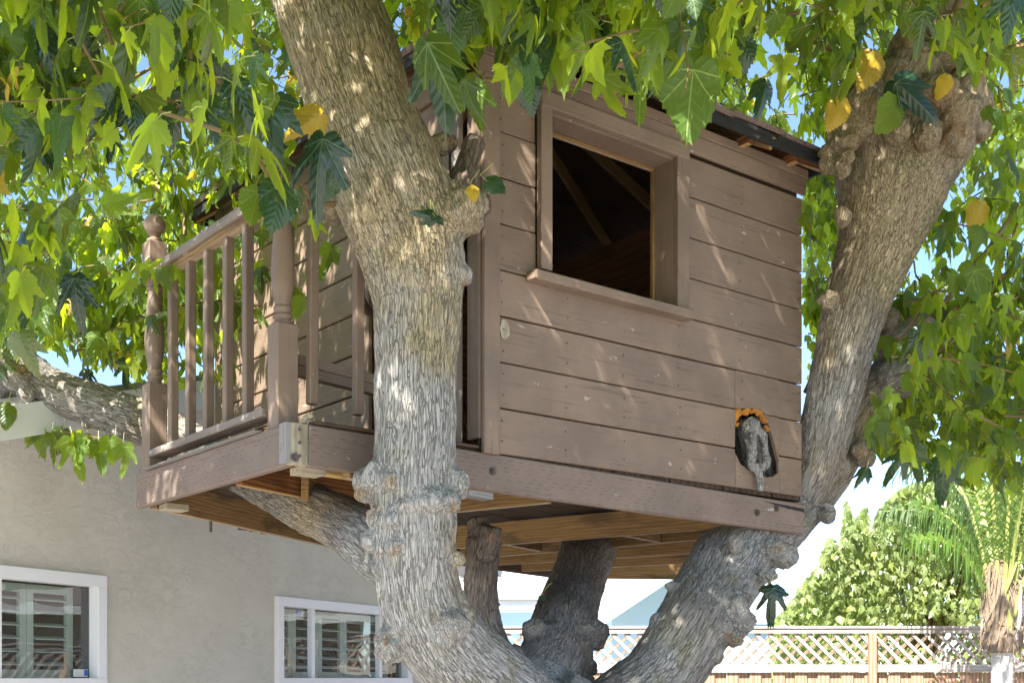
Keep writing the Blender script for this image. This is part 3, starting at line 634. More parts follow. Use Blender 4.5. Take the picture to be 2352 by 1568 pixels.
# cabin: front siding
AC, AE = .873, 2.973; ZS = .9456; SH = .1946; ZTOP = ZS+8*SH
wl, wr_ = ax(1230), ax(1570)
def zat(px, py, b=0.0): return (HY-py)/F*(O+U*ax(px, b)+V*b).y
wz0 = zat(1262, 640); wz1 = zat(1240, 226)
h0, h1 = ax(1688), ax(1788)
hpt = [(1688, 940, 1040), (1700, 938, 1066), (1720, 937, 1080), (1745, 941, 1090), (1760, 962, 1096), (1775, 1010, 1094), (1788, 1060, 1084)]
ha = [ax(p[0]) for p in hpt]; hz1 = [zat(p[0], p[1]) for p in hpt]; hz0 = [zat(p[0], p[2]) for p in hpt]
BS = -.004                                                                    # siding face, slightly proud
def siding(a0, a1, z0, z1, jit):
    m = MB(); t = .02; y0 = BS+jit
    def bxp(x0, x1, q0, q1):
        if x1-x0 > .004 and q1-q0 > .004: m.box(loc(x0, y0+t/2, (q0+q1)/2), loc(x1, y0+t/2, (q0+q1)/2), Z, q1-q0, t, .004, w0=(x0+jit*900, (q0+q1)/2-z0+jit*500, 0))
    if a1 > ha[0] and a0 < ha[-1] and z0 < max(hz1) and z1 > min(hz0):
        bxp(a0, ha[0], z0, z1); bxp(ha[-1], a1, z0, z1)
        for i in range(len(ha)-1):
            lo0, lo1, hi0, hi1 = hz0[i], hz0[i+1], hz1[i], hz1[i+1]
            for (q0a, q0b, q1a, q1b) in ((z0, z0, min(lo0, z1), min(lo1, z1)), (max(hi0, z0), max(hi1, z0), z1, z1)):
                if q1a-q0a > .003 or q1b-q0b > .003:
                    q1a, q1b = max(q1a, q0a+.0005), max(q1b, q0b+.0005)
                    v = [loc(ha[i], y0, q0a), loc(ha[i+1], y0, q0b), loc(ha[i+1], y0, q1b), loc(ha[i], y0, q1a)]; v += [p+V*t for p in v]
                    ws = [(x+jit*900, q-(z0+z1)/2+jit*500+(z1-z0)/2, 0) for x, q in ((ha[i], q0a), (ha[i+1], q0b), (ha[i+1], q1b), (ha[i], q1a))]
                    m.add(v, [[0, 1, 2, 3], [7, 6, 5, 4], [0, 4, 5, 1], [1, 5, 6, 2], [2, 6, 7, 3], [3, 7, 4, 0]], ws+ws)
    else: bxp(a0, a1, z0, z1)
    o_ = m.build('siding_plank', P_, th)
for k in range(8):
    z0, z1 = ZS+k*SH, ZS+(k+1)*SH-.0052; aL, aR = ax(1141), AE
    segs = [(aL, aR)]
    if z1 > wz0+.02: segs = [(aL, wl-.002), (wr_+.003, aR)]
    for q in segs: siding(q[0], q[1], z0+random.uniform(0, .0015), z1, random.uniform(-.0025, .0025))
# dark sheathing behind the joints (with the window and knot openings left clear)
m = MB()
def sheet(a0, a1, z0, z1): m.box(loc(a0, .028, (z0+z1)/2), loc(a1, .028, (z0+z1)/2), Z, z1-z0, .012, .001)
il, ir = ax(1262), ax(1543); iz0_, iz1_ = wz0, zat(1262, 266)
sheet(AC+.02, il-.01, wz0, ZTOP+.1); sheet(ir+.01, AE-.01, wz0, ZTOP+.1); sheet(il-.01, ir+.01, iz1_+.01, ZTOP+.1)
sheet(AC+.02, ha[0]-.01, ZS, wz0-.002); sheet(ha[-1]+.01, AE-.01, ZS, wz0-.002); sheet(ha[0]-.01, ha[-1]+.01, max(hz1)+.01, wz0-.002)
m.build('sheathing', M['dark_wood'], th)
# corner boards
board('corner_board', loc(ax(1122), -.016, .935), loc(ax(1122), -.016, ZTOP+.02), U, ax(1141)-ax(1104), .022, P_, th, ch=.003)
board('corner_board', loc(AC+.008, .04, 1.0), loc(AC+.008, .04, ZTOP+.02), V, .085, .02, P_, th, ch=.003)
board('loose_trim', loc(AC-.03, .12, .985), loc(AC-.025, .12, ZTOP), V, .05, .03, PW, th, ch=.003)
board('door_trim', loc(AC-.012, .24, .96), loc(AC-.012, .24, ZTOP), V, .11, .022, P_, th, ch=.003)
# frieze and its drip strip
board('frieze', loc(AC-.02, -.014, ZTOP+.052), loc(AE+.01, -.014, ZTOP+.052), Z, .085, .02, P_, th, ch=.003)
board('drip_strip', loc(AC-.02, -.020, ZTOP+.118), loc(AE+.02, -.020, ZTOP+.118), Z, .045, .022, P_, th, ch=.003)
# window: casing, jambs, sill
cw = ax(1256)-ax(1230)
cf = board('window_frame', loc(wl+cw/2, -.024, wz0+.02), loc(wl+cw/2, -.024, wz1), U, cw, .034, P_, th, ch=.003)
cw2 = wr_-ax(1543)
board('casing', loc(wr_-cw2/2, -.024, wz0+.0), loc(wr_-cw2/2, -.024, wz1), U, cw2, .034, P_, cf, ch=.003)
hT = wz1-iz1_+.01
board('casing', loc(wl+.002, -.028, wz1-hT/2+.02), loc(wr_-.002, -.028, wz1-hT/2+.02), Z, hT, .034, P_, cf, ch=.003)
jd = .15
board('jamb', loc(il-.011, jd/2-.01, wz0), loc(il-.011, jd/2-.01, iz1_+.02), V, jd, .018, P_, cf)
board('jamb', loc(ir+.010, jd/2-.01, wz0), loc(ir+.010, jd/2-.01, iz1_+.02), V, jd, .018, P_, cf)
board('jamb', loc(il, jd/2-.01, iz1_+.01), loc(ir, jd/2-.01, iz1_+.01), V, jd, .018, P_, cf)
board('stop', loc(ir-.008, jd-.03, wz0), loc(ir-.008, jd-.03, iz1_), V, .02, .016, M['joist'], cf)
board('stop', loc(il, jd-.03, iz1_-.008), loc(ir, jd-.03, iz1_-.008), V, .02, .016, M['joist'], cf)
board('window_sill', loc(ax(1216, -.03), -.04, wz0-.022), loc(ax(1581, -.03), -.04, wz0-.022), Z, .042, .075, M['paint'], th, ch=.005)
# window-inside: back walls, rafters, floor
BD = 2.49
def wallq(name, a0, b0, a1, b1, z0, z1, mat, t=.02): return board(name, loc(a0, b0, (z0+z1)/2), loc(a1, b1, (z0+z1)/2), Z, z1-z0, t, mat, th)
wallq('back_wall', AC+.03, BD, AE, BD, ZS, 2.70, M['ply']); wallq('end_wall', AE-.012, .06, AE-.012, BD-.02, ZS, 2.66, M['ply'])
# left (door) wall with its own siding, behind the balcony
DB0, DB1 = .32, .92                                                           # doorway from the balcony
for k in range(9):
    z0, z1 = ZS+.02+k*SH, ZS+.02+(k+1)*SH-.008
    if k < 8: board('siding_plank', loc(AC, .86, (z0+z1)/2), loc(AC, BD-.05, (z0+z1)/2), Z, z1-z0, .02, P_, th, ch=.004)
    else: board('siding_plank', loc(AC, .1, (z0+z1)/2), loc(AC, BD-.05, (z0+z1)/2), Z, z1-z0, .02, P_, th, ch=.004)
wallq('inner_wall', AC+.022, .84, AC+.022, BD-.03, ZS, 2.66, M['ply'], .015)
board('door_panel', loc(AC+.03, .30, 1.82), loc(AC+.03, .84, 1.82), Z, 1.72, .03, P_, th)
board('door_trim', loc(AC-.016, .865, .96), loc(AC-.016, .865, 2.65), V, .07, .022, P_, th, ch=.003)
board('door_trim', loc(AC-.016, 1.62, .96), loc(AC-.016, 1.62, 2.65), V, .06, .020, PW, th, ch=.003)
board('corner_board', loc(AC-.014, BD-.02, .96), loc(AC-.014, BD-.02, 2.70), V, .085, .022, P_, th, ch=.003)
board('frieze', loc(AC-.016, .1, 2.725), loc(AC-.016, BD+.02, 2.725), Z, .09, .022, P_, th, ch=.003)
hp = [loc(AC-.05, .80, 1.98), loc(AC-.085, .80, 1.93), loc(AC-.095, .80, 1.84), loc(AC-.09, .80, 1.76), loc(AC-.06, .80, 1.71), loc(AC-.03, .80, 1.70)]
m = MB(); m.tube(hp, .022, 8); m.build('grab_handle', M['dark_wood'], th, smooth=True)
# hip roof: apex, hips, rafters, shingles
apx = loc((AC+AE)/2-.05, BD/2, 3.45); EO = .13
ec = [loc(AC-EO, -EO, 2.67), loc(AE+.075, -EO, 2.67), loc(AE+.075, BD+EO, 2.67), loc(AC-EO, BD+EO, 2.67)]
for i, e in enumerate(ec):
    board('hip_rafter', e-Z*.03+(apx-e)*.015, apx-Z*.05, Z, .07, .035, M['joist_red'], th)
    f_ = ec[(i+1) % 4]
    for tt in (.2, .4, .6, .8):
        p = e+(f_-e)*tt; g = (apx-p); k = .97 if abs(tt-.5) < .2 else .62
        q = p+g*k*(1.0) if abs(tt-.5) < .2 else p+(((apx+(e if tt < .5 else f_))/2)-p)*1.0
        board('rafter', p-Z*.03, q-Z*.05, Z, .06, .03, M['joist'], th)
    n_rows = 8
    for r in range(n_rows):
        t0, t1 = r/n_rows, (r+1.25)/n_rows; t1 = min(t1, 1)
        A, B = e+(apx-e)*t0, f_+(apx-f_)*t0; C, D_ = f_+(apx-f_)*t1, e+(apx-e)*t1
        nn = (B-A).cross(D_-A).normalized(); nn = nn if nn.z > 0 else -nn
        ncol = max(2, int((B-A).length/.33)) if i in (0, 3) else 2
        for c in range(ncol):
            s0, s1 = c/ncol+.004, (c+1)/ncol-.004; jo = random.uniform(-.03, .008) if r == 0 else 0
            q = [A+(B-A)*s0, A+(B-A)*s1, D_+(C-D_)*s1, D_+(C-D_)*s0]
            if r == 0: q[0] += (q[0]-q[3]).normalized()*-jo; q[1] += (q[1]-q[2]).normalized()*(-jo+random.uniform(0, .012)); 
            sag = random.uniform(-.006, .006) if r == 0 else 0
            q = [q[0]+nn*(.020+sag), q[1]+nn*(.020+sag+random.uniform(-.006, .004)), q[2]+nn*.006, q[3]+nn*.006]
            mm = MB(); mm.add(q+[p+nn*(.026 if r == 0 else .013) for p in q], [[0, 1, 2, 3][::-1], [4, 5, 6, 7], [0, 1, 5, 4], [1, 2, 6, 5], [2, 3, 7, 6], [3, 0, 4, 7]]); mm.build('shingle', M['shingle'], th)
    m = MB(); nn = (f_-e).cross(apx-e).normalized(); nn = nn if nn.z > 0 else -nn
    m.add([e, f_, apx, e+nn*.014, f_+nn*.014, apx+nn*.014], [[0, 2, 1], [3, 4, 5], [0, 1, 4, 3], [1, 2, 5, 4], [2, 0, 3, 5]]); m.build('roof_deck', M['dark_wood'], th)
    board('eave_board', e+(f_-e)*.01-Z*.02, f_-(f_-e)*.01-Z*.02, Z, .045, .02, M['felt'], th)
for k in range(4):
    s0 = .30+k*.17; e, f_ = ec[0], ec[1]
    board('roof_felt', e+(f_-e)*s0+Z*.004-V*.012, e+(f_-e)*(s0+.15)+Z*random.uniform(-.006, .004)-V*.012, Z, .022, .01, M['felt'], th)
for tt in (.34, .55, .76, .93):
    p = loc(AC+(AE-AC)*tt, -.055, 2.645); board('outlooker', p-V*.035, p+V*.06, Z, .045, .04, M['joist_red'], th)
# cabin interior diagonal braces seen through the window
for (b0, z0, b1, z1) in ((.4, 2.62, 2.2, 1.6), (2.3, 2.62, .9, 1.5)):
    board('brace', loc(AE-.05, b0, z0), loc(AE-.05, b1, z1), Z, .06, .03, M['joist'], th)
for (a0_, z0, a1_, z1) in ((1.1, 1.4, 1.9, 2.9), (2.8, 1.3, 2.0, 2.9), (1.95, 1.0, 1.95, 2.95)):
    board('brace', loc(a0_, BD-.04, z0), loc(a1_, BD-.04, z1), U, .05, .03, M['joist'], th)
m = MB(); ce = loc(ax(1157), BS-.0026, zat(1157, 757)); n_e = 14
m.add([ce+U*(.026*math.cos(6.283*i/n_e)*(1+.15*math.sin(3*i)))+Z*(.044*math.sin(6.283*i/n_e)) for i in range(n_e)], [list(range(n_e))])
m.build('bare_patch', M['pine_grey'], th, label='patch of bare wood where the paint is gone')
m = MB()
for k in range(8):
    for x in (1152, 1300, 1430, 1560, 1700, 1832):
        a_ = ax(x+random.uniform(-4, 4))
        if wl-.02 < a_ < wr_+.02 and k > 3: continue
        for dz in (.05, .14):
            q = loc(a_, BS-.002, ZS+k*SH+dz+random.uniform(-.006, .006)); m.tube([q+V*.001, q-V*.0022], .0034, 6)
m.build('nail_heads', M['metal'], th, kind='stuff')
# expanding foam round the knot hole
m = MB()
for i in range(150):
    t = random.random()*(len(ha)-1); j = int(t); fq = t-j
    if random.random() < .75: a_, z_ = ha[j]+(ha[j+1]-ha[j])*fq, hz1[j]+(hz1[j+1]-hz1[j])*fq-.008
    else: a_, z_ = ha[0]+.012, hz1[0]-random.uniform(0, .07)
    if a_ > ha[4]+.02: continue
    r = random.uniform(.003, .009)+.005*abs(math.sin(a_*60)); q = loc(a_+random.uniform(-.008, .008), random.uniform(-.004, .02), z_+random.uniform(-.020, .004)); m.lathe(q, [(.001, -r), (r*.75, -r*.6), (r, 0), (r*.7, r*.65), (.001, r)], 7)
fo = m.build('foam_raw', None); md = fo.modifiers.new('r', 'REMESH'); md.mode = 'VOXEL'; md.voxel_size = .0035; md2 = fo.modifiers.new('s', 'SMOOTH'); md2.iterations = 5
dg = bpy.context.evaluated_depsgraph_get(); fm_ = bpy.data.meshes.new_from_object(fo.evaluated_get(dg), depsgraph=dg); bpy.data.objects.remove(fo)
link('foam_seal', fm_, M['foam'], th, label='orange foam packed round the knot hole')
# ------------------------------------------------------------------ mulberry tree
tree = empty('mulberry_tree', (.25, 5.6, 0), 'big mulberry with knobbly grey trunks carrying the treehouse', 'tree')
def K(px, py, d, r): return (at(px, py, d), r)
LIMBS = {
 'base': [(Vector((.35, 5.75, -.1)), .34), (Vector((.32, 5.7, .5)), .28), (Vector((.3, 5.68, 1.15)), .29), K(1235, 1600, 5.6, .20)],
 'A': [K(1240, 1680, 5.5, .22), K(1120, 1575, 5.15, .20), K(1030, 1490, 4.95, .18), K(975, 1400, 4.82, .165), K(955, 1310, 4.75, .158), K(952, 1200, 4.7, .165), K(950, 1110, 4.68, .162), K(955, 1000, 4.68, .155),
       K(955, 850, 4.68, .157), K(960, 700, 4.7, .166), K(952, 600, 4.7, .195), K(925, 500, 4.72, .225), K(880, 390, 4.74, .222), K(830, 250, 4.75, .205), K(790, 120, 4.76, .205), K(745, 0, 4.78, .20), K(690, -150, 4.8, .19), K(600, -360, 4.8, .17), K(520, -560, 4.8, .17)],
 'B': [K(930, 1310, 4.85, .12), K(860, 1255, 5.1, .125), K(790, 1205, 5.35, .122), K(700, 1160, 5.6, .115), K(600, 1105, 5.95, .11), K(500, 1050, 6.2, .11), K(400, 1000, 6.4, .112), K(310, 962, 6.5, .118), K(200, 925, 6.55, .120), K(110, 890, 6.55, .112), K(30, 850, 6.5, .145), K(-60, 810, 6.5, .13), K(-220, 700, 6.4, .12), K(-350, 500, 6.3, .11)],
 'C': [K(1190, 1590, 5.75, .11), K(1130, 1490, 5.9, .088), K(1106, 1400, 5.9, .084), K(1108, 1300, 5.85, .082), K(1112, 1240, 5.85, .088)],
 'C2': [K(1105, 1260, 5.85, .058), K(1095, 1188, 5.85, .056)],
 'C3': [K(1116, 1270, 5.8, .058), K(1130, 1208, 5.78, .052)],
 'D': [K(1215, 1620, 5.7, .21), K(1262, 1530, 5.95, .165), K(1290, 1450, 6.25, .170), K(1310, 1385, 6.65, .162), K(1332, 1320, 7.0, .158), K(1352, 1264, 7.4, .165), K(1357, 1240, 7.5, .16)],
 'E': [K(1250, 1760, 5.7, .28), K(1400, 1660, 5.85, .21), K(1510, 1560, 5.95, .185), K(1585, 1450, 6.05, .19), K(1645, 1345, 6.32, .205), K(1712, 1245, 6.55, .215), K(1790, 1180, 6.72, .20), K(1870, 1110, 6.8, .16), K(1940, 1015, 6.9, .14), K(1995, 930, 6.85, .12), K(2050, 860, 6.9, .13), K(2100, 780, 6.9, .12)],
 'E1': [K(1835, 1140, 6.7, .14), K(1872, 1070, 6.62, .138), K(1893, 1000, 6.55, .135), K(1918, 900, 6.48, .142), K(1940, 800, 6.42, .152), K(1973, 680, 6.38, .175), K(2012, 570, 6.35, .20), K(2042, 460, 6.35, .265), K(2058, 370, 6.38, .325), K(2105, 265, 6.4, .345), K(2140, 150, 6.35, .25), K(2165, 0, 6.3, .15), K(2200, -150, 6.2, .12)],
 'K': [K(1745, 1200, 6.62, .11), K(1742, 1110, 6.55, .10), K(1737, 1040, 6.50, .10), K(1722, 985, 6.46, .09), K(1715, 955, 6.44, .08)],
 'S': [K(1040, 490, 4.75, .07), K(1070, 390, 4.78, .045), K(1093, 320, 4.8, .04)],
}
BURLS = [(845, 1105, 4.66, .055), (862, 1095, 4.6, .05), (838, 1130, 4.68, .04), (1048, 1105, 4.66, .05), (1060, 1130, 4.68, .035), (1030, 1150, 4.6, .05), (900, 1105, 4.54, .038), (935, 1160, 4.56, .05), (990, 1150, 4.54, .05), (868, 1185, 4.62, .05), (905, 1190, 4.54, .035), (862, 1240, 4.64, .05), (915, 1252, 4.58, .04), (875, 1255, 4.62, .03), (1050, 1280, 4.7, .035), (870, 1300, 4.68, .03), (890, 1480, 4.78, .065), (905, 1500, 4.82, .05), (935, 1435, 4.7, .03), (1040, 1435, 4.7, .065), (1020, 1455, 4.72, .05), (1060, 1410, 4.78, .04),
 (1060, 485, 4.62, .075), (1085, 470, 4.66, .065), (1075, 510, 4.66, .055), (1035, 500, 4.6, .06), (1068, 635, 4.68, .028), (1050, 630, 4.66, .05), (965, 645, 4.55, .03), (1065, 430, 4.72, .05), (1020, 330, 4.78, .05), (775, 440, 4.8, .07), (760, 480, 4.85, .055), (905, 130, 4.72, .03), (985, 345, 4.8, .05),
 (1228, 1450, 5.95, .06), (1355, 1455, 6.12, .085), (1365, 1470, 6.1, .06), (1335, 1490, 6.0, .06), (1350, 1530, 6.0, .05), (1390, 1300, 7.1, .045), (1340, 1560, 5.95, .05), (1180, 1505, 5.8, .06), (1085, 1330, 5.85, .045), (1140, 1390, 5.85, .02), (1128, 1230, 5.76, .035),
 (1507, 1420, 6.0, .035), (1545, 1345, 6.1, .035), (1700, 1375, 6.05, .06), (1695, 1400, 6.02, .07), (1710, 1430, 6.08, .06), (1660, 1440, 5.95, .05), (1690, 1460, 6.0, .05), (1800, 1275, 6.35, .08), (1780, 1260, 6.3, .07), (1765, 1320, 6.2, .05), (1640, 1500, 5.95, .05), (1900, 1180, 6.6, .05), (1985, 1050, 6.72, .06), (1975, 1035, 6.65, .05), (1930, 1070, 6.6, .05), (1690, 1250, 6.15, .05),
 (2060, 870, 6.75, .10), (2095, 830, 6.8, .12), (2060, 800, 6.8, .10), (2120, 850, 6.85, .08), (2100, 900, 6.85, .06), (2040, 740, 6.85, .08), (2110, 760, 6.8, .09), (2085, 930, 6.85, .05),
 (1912, 350, 6.2, .055), (1903, 380, 6.2, .045), (1945, 325, 6.12, .07), (1970, 290, 6.12, .08), (1935, 385, 6.15, .05), (1925, 310, 6.2, .06), (1950, 360, 6.08, .04), (1995, 250, 6.1, .12), (2000, 200, 6.15, .1), (2060, 190, 6.1, .11), (2200, 260, 6.1, .13), (2240, 240, 6.15, .1), (2220, 200, 6.1, .1), (2150, 210, 6.05, .1), (2100, 150, 6.1, .1), (2080, 110, 6.15, .09), (2170, 120, 6.1, .09), (2200, 310, 6.1, .10), (2245, 300, 6.2, .07), (2130, 310, 6.03, .08), (1900, 690, 6.3, .045), (1935, 500, 6.2, .05), (2150, 380, 6.2, .07), (2120, 60, 6.2, .09), (2180, 60, 6.2, .08), (2060, 300, 6.02, .07),
 (40, 865, 6.42, .09), (15, 830, 6.45, .11), (60, 905, 6.42, .05), (75, 840, 6.5, .06), (200, 975, 6.5, .03), (260, 1000, 6.48, .04), (0, 900, 6.5, .07), (840, 1230, 5.05, .05)]
def spline(pts, sub=6):
    P = [p for p, r in pts]; R = [r for p, r in pts]; out = []
    for i in range(len(P)-1):
        p0, p1, p2, p3 = P[max(i-1, 0)], P[i], P[i+1], P[min(i+2, len(P)-1)]
        for k in range(sub):
            t = k/sub; q = .5*((2*p1)+(p2-p0)*t+(2*p0-5*p1+4*p2-p3)*t*t+(3*p1-p0-3*p2+p3)*t**3); out.append((q, R[i]+(R[i+1]-R[i])*t))
    out.append((P[-1], R[-1])); return out
SK = {k: spline(v) for k, v in LIMBS.items()}
tm = MB()
for k, v in SK.items(): tm.tube([p for p, r in v], [r for p, r in v], 20)
ico = bmesh.new(); bmesh.ops.create_icosphere(ico, subdivisions=2, radius=1)
IV = [v.co.copy() for v in ico.verts]; IF = [[v.index for v in f.verts] for f in ico.faces]; ico.free()
for bx in BURLS:
    c = at(*bx[:3]); sc = Vector((random.uniform(.85, 1.15), random.uniform(.85, 1.1), random.uniform(.8, 1.2)))*bx[3]*1.05
    tm.add([c+Vector((v.x*sc.x, v.y*sc.y, v.z*sc.z))*random.uniform(.9, 1.08) for v in IV], IF)
raw = tm.build('trunk_raw', None)
md = raw.modifiers.new('r', 'REMESH'); md.mode = 'VOXEL'; md.voxel_size = .0085
md2 = raw.modifiers.new('s', 'SMOOTH'); md2.iterations = 6; md2.factor = .6
dg = bpy.context.evaluated_depsgraph_get(); ev_ = raw.evaluated_get(dg); me = bpy.data.meshes.new_from_object(ev_, depsgraph=dg)
bpy.data.objects.remove(raw)
for a in list(me.attributes):
    if a.name == 'wco': me.attributes.remove(a)
nv = len(me.vertices); co = np.empty(nv*3, np.float32); me.vertices.foreach_get('co', co); co = co.reshape(-1, 3).astype(np.float64)
nr = np.empty(nv*3, np.float32); me.vertex_normals.foreach_get('vector', nr); nr = nr.reshape(-1, 3)
best = np.full(nv, 1e9); bc = np.zeros((nv, 3)); lk = np.zeros(nv)
for li, (k, v) in enumerate(SK.items()):
    P = np.array([list(p) for p, r in v]); R = np.array([r for p, r in v]); lo, hi = P.min(0)-.45, P.max(0)+.45
    idx = np.where(((co > lo) & (co < hi)).all(1))[0]; C = co[idx]
    bd = np.full(len(idx), 1e9); bs = np.zeros((len(idx), 3)); cum = 0
    e1 = Vector((P[-1]-P[0])).normalized().orthogonal().normalized()
    for i in range(len(P)-1):
        d = P[i+1]-P[i]; L = np.linalg.norm(d); dn = d/L; t = np.clip(((C-P[i])@dn)/L, 0, 1); rad = C-(P[i]+np.outer(t, d)); dist = np.linalg.norm(rad, axis=1)
        score = dist-(R[i]+(R[i+1]-R[i])*t); e1 = (e1-Vector(dn)*e1.dot(Vector(dn))).normalized(); e2 = Vector(dn).cross(e1)
        mk = score < bd; bd[mk] = score[mk]; r_ = rad[mk]
        bs[mk] = np.stack([r_@np.array(e1), r_@np.array(e2), (cum+t[mk]*L)*.20], 1); cum += L
    mk = bd < best[idx]; ii = idx[mk]; best[ii] = bd[mk]; bc[ii] = bs[mk]+li*3.7; lk[ii] = li
names = list(SK)
burl = np.zeros(nv)
for bx in BURLS:
    c = np.array(at(*bx[:3])); burl = np.maximum(burl, 1-np.linalg.norm(co-c, axis=1)/(bx[3]*1.7))
burl = np.clip(burl*1.6, 0, 1); big = noise3(co*6, 3); 
bc[:, 2] *= .75
wp = bc+np.stack([noise3(bc*14, 5), noise3(bc*14, 6), noise3(bc*14, 7)], 1)*.012+np.outer(burl, [0, 0, 1])*co[:, 2:3]*0
n1 = noise3(wp*46, 1); n2 = noise3(wp*90, 2); n3 = noise3(co*np.array([28, 28, 28]), 4)
r1 = np.clip(np.abs(n1)/.20, 0, 1)**.8; r2 = np.clip(np.abs(n2)/.22, 0, 1)
h = .72*r1+.28*r2; hb = np.clip(np.abs(n3)/.3, 0, 1); h = h*(1-.55*burl)+hb*.55*burl
disp = (h-.6)*.0085+big*.010+noise3(co*2.2, 9)*.012+burl*(noise3(co*24, 11)*.022+noise3(co*50, 12)*.008)
co2 = co+nr*disp[:, None]
me.vertices.foreach_set('co', co2.astype(np.float32).ravel())
for nme, ty, dat in (('barkco', 'FLOAT_VECTOR', bc), ('barkh', 'FLOAT', h), ('burl', 'FLOAT', burl)):
    a = me.attributes.new(nme, ty, 'POINT'); a.data.foreach_set('vector' if ty == 'FLOAT_VECTOR' else 'value', dat.astype(np.float32).ravel())
dk = np.zeros(nv)
for nme, val in (('C', .75), ('C2', .85), ('C3', .8), ('D', .6), ('B', .3), ('S', .6), ('E1', .12), ('E', .22), ('K', .3)): dk[lk == names.index(nme)] = val
dk = np.clip(dk+noise3(co*3.1, 21)*.9*(dk > 0), 0, 1); dk = np.maximum(dk, burl*.35*(co[:, 2] > 3.4))
a = me.attributes.new('barkd', 'FLOAT', 'POINT'); a.data.foreach_set('value', dk.astype(np.float32))
me.polygons.foreach_set('use_smooth', np.ones(len(me.polygons), dtype=bool)); me.update(); me.name = 'trunk'
link('trunk', me, M['bark'], tree)
# ring-shaped healed knot pushing through the wall
kc = at(1733, 1030, (O+U*ax(1737)).y-.02)
m = MB(); pts = []; N = 22
for i in range(N+1):
    t = 2*math.pi*i/N; pts.append(kc+U*(.058*math.sin(t)*(1-.25*math.cos(t)))+Z*(.096*math.cos(t)-.012*math.sin(2*t)-.015)-V*(.030+.01*math.sin(3*t)))
m.tube(pts, [.0185+.004*math.sin(2*math.pi*i/N*3+1) for i in range(N+1)], 12)
m.tube([kc+Z*.12+U*(-.02)+V*.03, kc+Z*.10-U*.012-V*.0, kc+Z*.07-V*.01], [.05, .048, .03], 14); m.tube([kc-Z*.08-V*.02, kc-Z*.13-V*.025+U*.005, kc-Z*.19-V*.03+U*.012, kc-Z*.215-V*.03+U*.012], [.03, .02, .018, .014], 10)
m.tube([kc-U*.03+Z*.05+V*.03, kc-U*.0-Z*.01+V*.035, kc+U*.02-Z*.05+V*.03], [.010, .012, .010], 8)
for i in range(4): 
    q = kc+U*random.uniform(-.03, .03)+Z*random.uniform(-.06, .05); m.tube([q+V*.04, q+V*random.uniform(.015, .025)+Z*.01], random.uniform(.006, .013), 6)
ko = m.build('knot_raw', None); md = ko.modifiers.new('r', 'REMESH'); md.mode = 'VOXEL'; md.voxel_size = .004; md2 = ko.modifiers.new('s', 'SMOOTH'); md2.iterations = 4
dg = bpy.context.evaluated_depsgraph_get(); km = bpy.data.meshes.new_from_object(ko.evaluated_get(dg), depsgraph=dg); bpy.data.objects.remove(ko)
c = np.empty(len(km.vertices)*3, np.float32); km.vertices.foreach_get('co', c); c = c.reshape(-1, 3).astype(float); nn_ = np.empty(len(c)*3, np.float32); km.vertex_normals.foreach_get('vector', nn_); nn_ = nn_.reshape(-1, 3)
hk = np.clip(np.abs(noise3(c*60, 31))/.25, 0, 1); km.vertices.foreach_set('co', (c+nn_*((hk-.5)*.004)[:, None]).astype(np.float32).ravel())
a = km.attributes.new('barkco', 'FLOAT_VECTOR', 'POINT'); a.data.foreach_set('vector', (c*np.array([1, 1, .4])).astype(np.float32).ravel())
a = km.attributes.new('barkh', 'FLOAT', 'POINT'); a.data.foreach_set('value', (hk*.4+.6).astype(np.float32)); a = km.attributes.new('burl', 'FLOAT', 'POINT')
a = km.attributes.new('barkd', 'FLOAT', 'POINT')
km.polygons.foreach_set('use_smooth', np.ones(len(km.polygons), dtype=bool)); link('knot', km, M['bark'], tree, label='healed ring shaped knot poking out through the cabin wall')

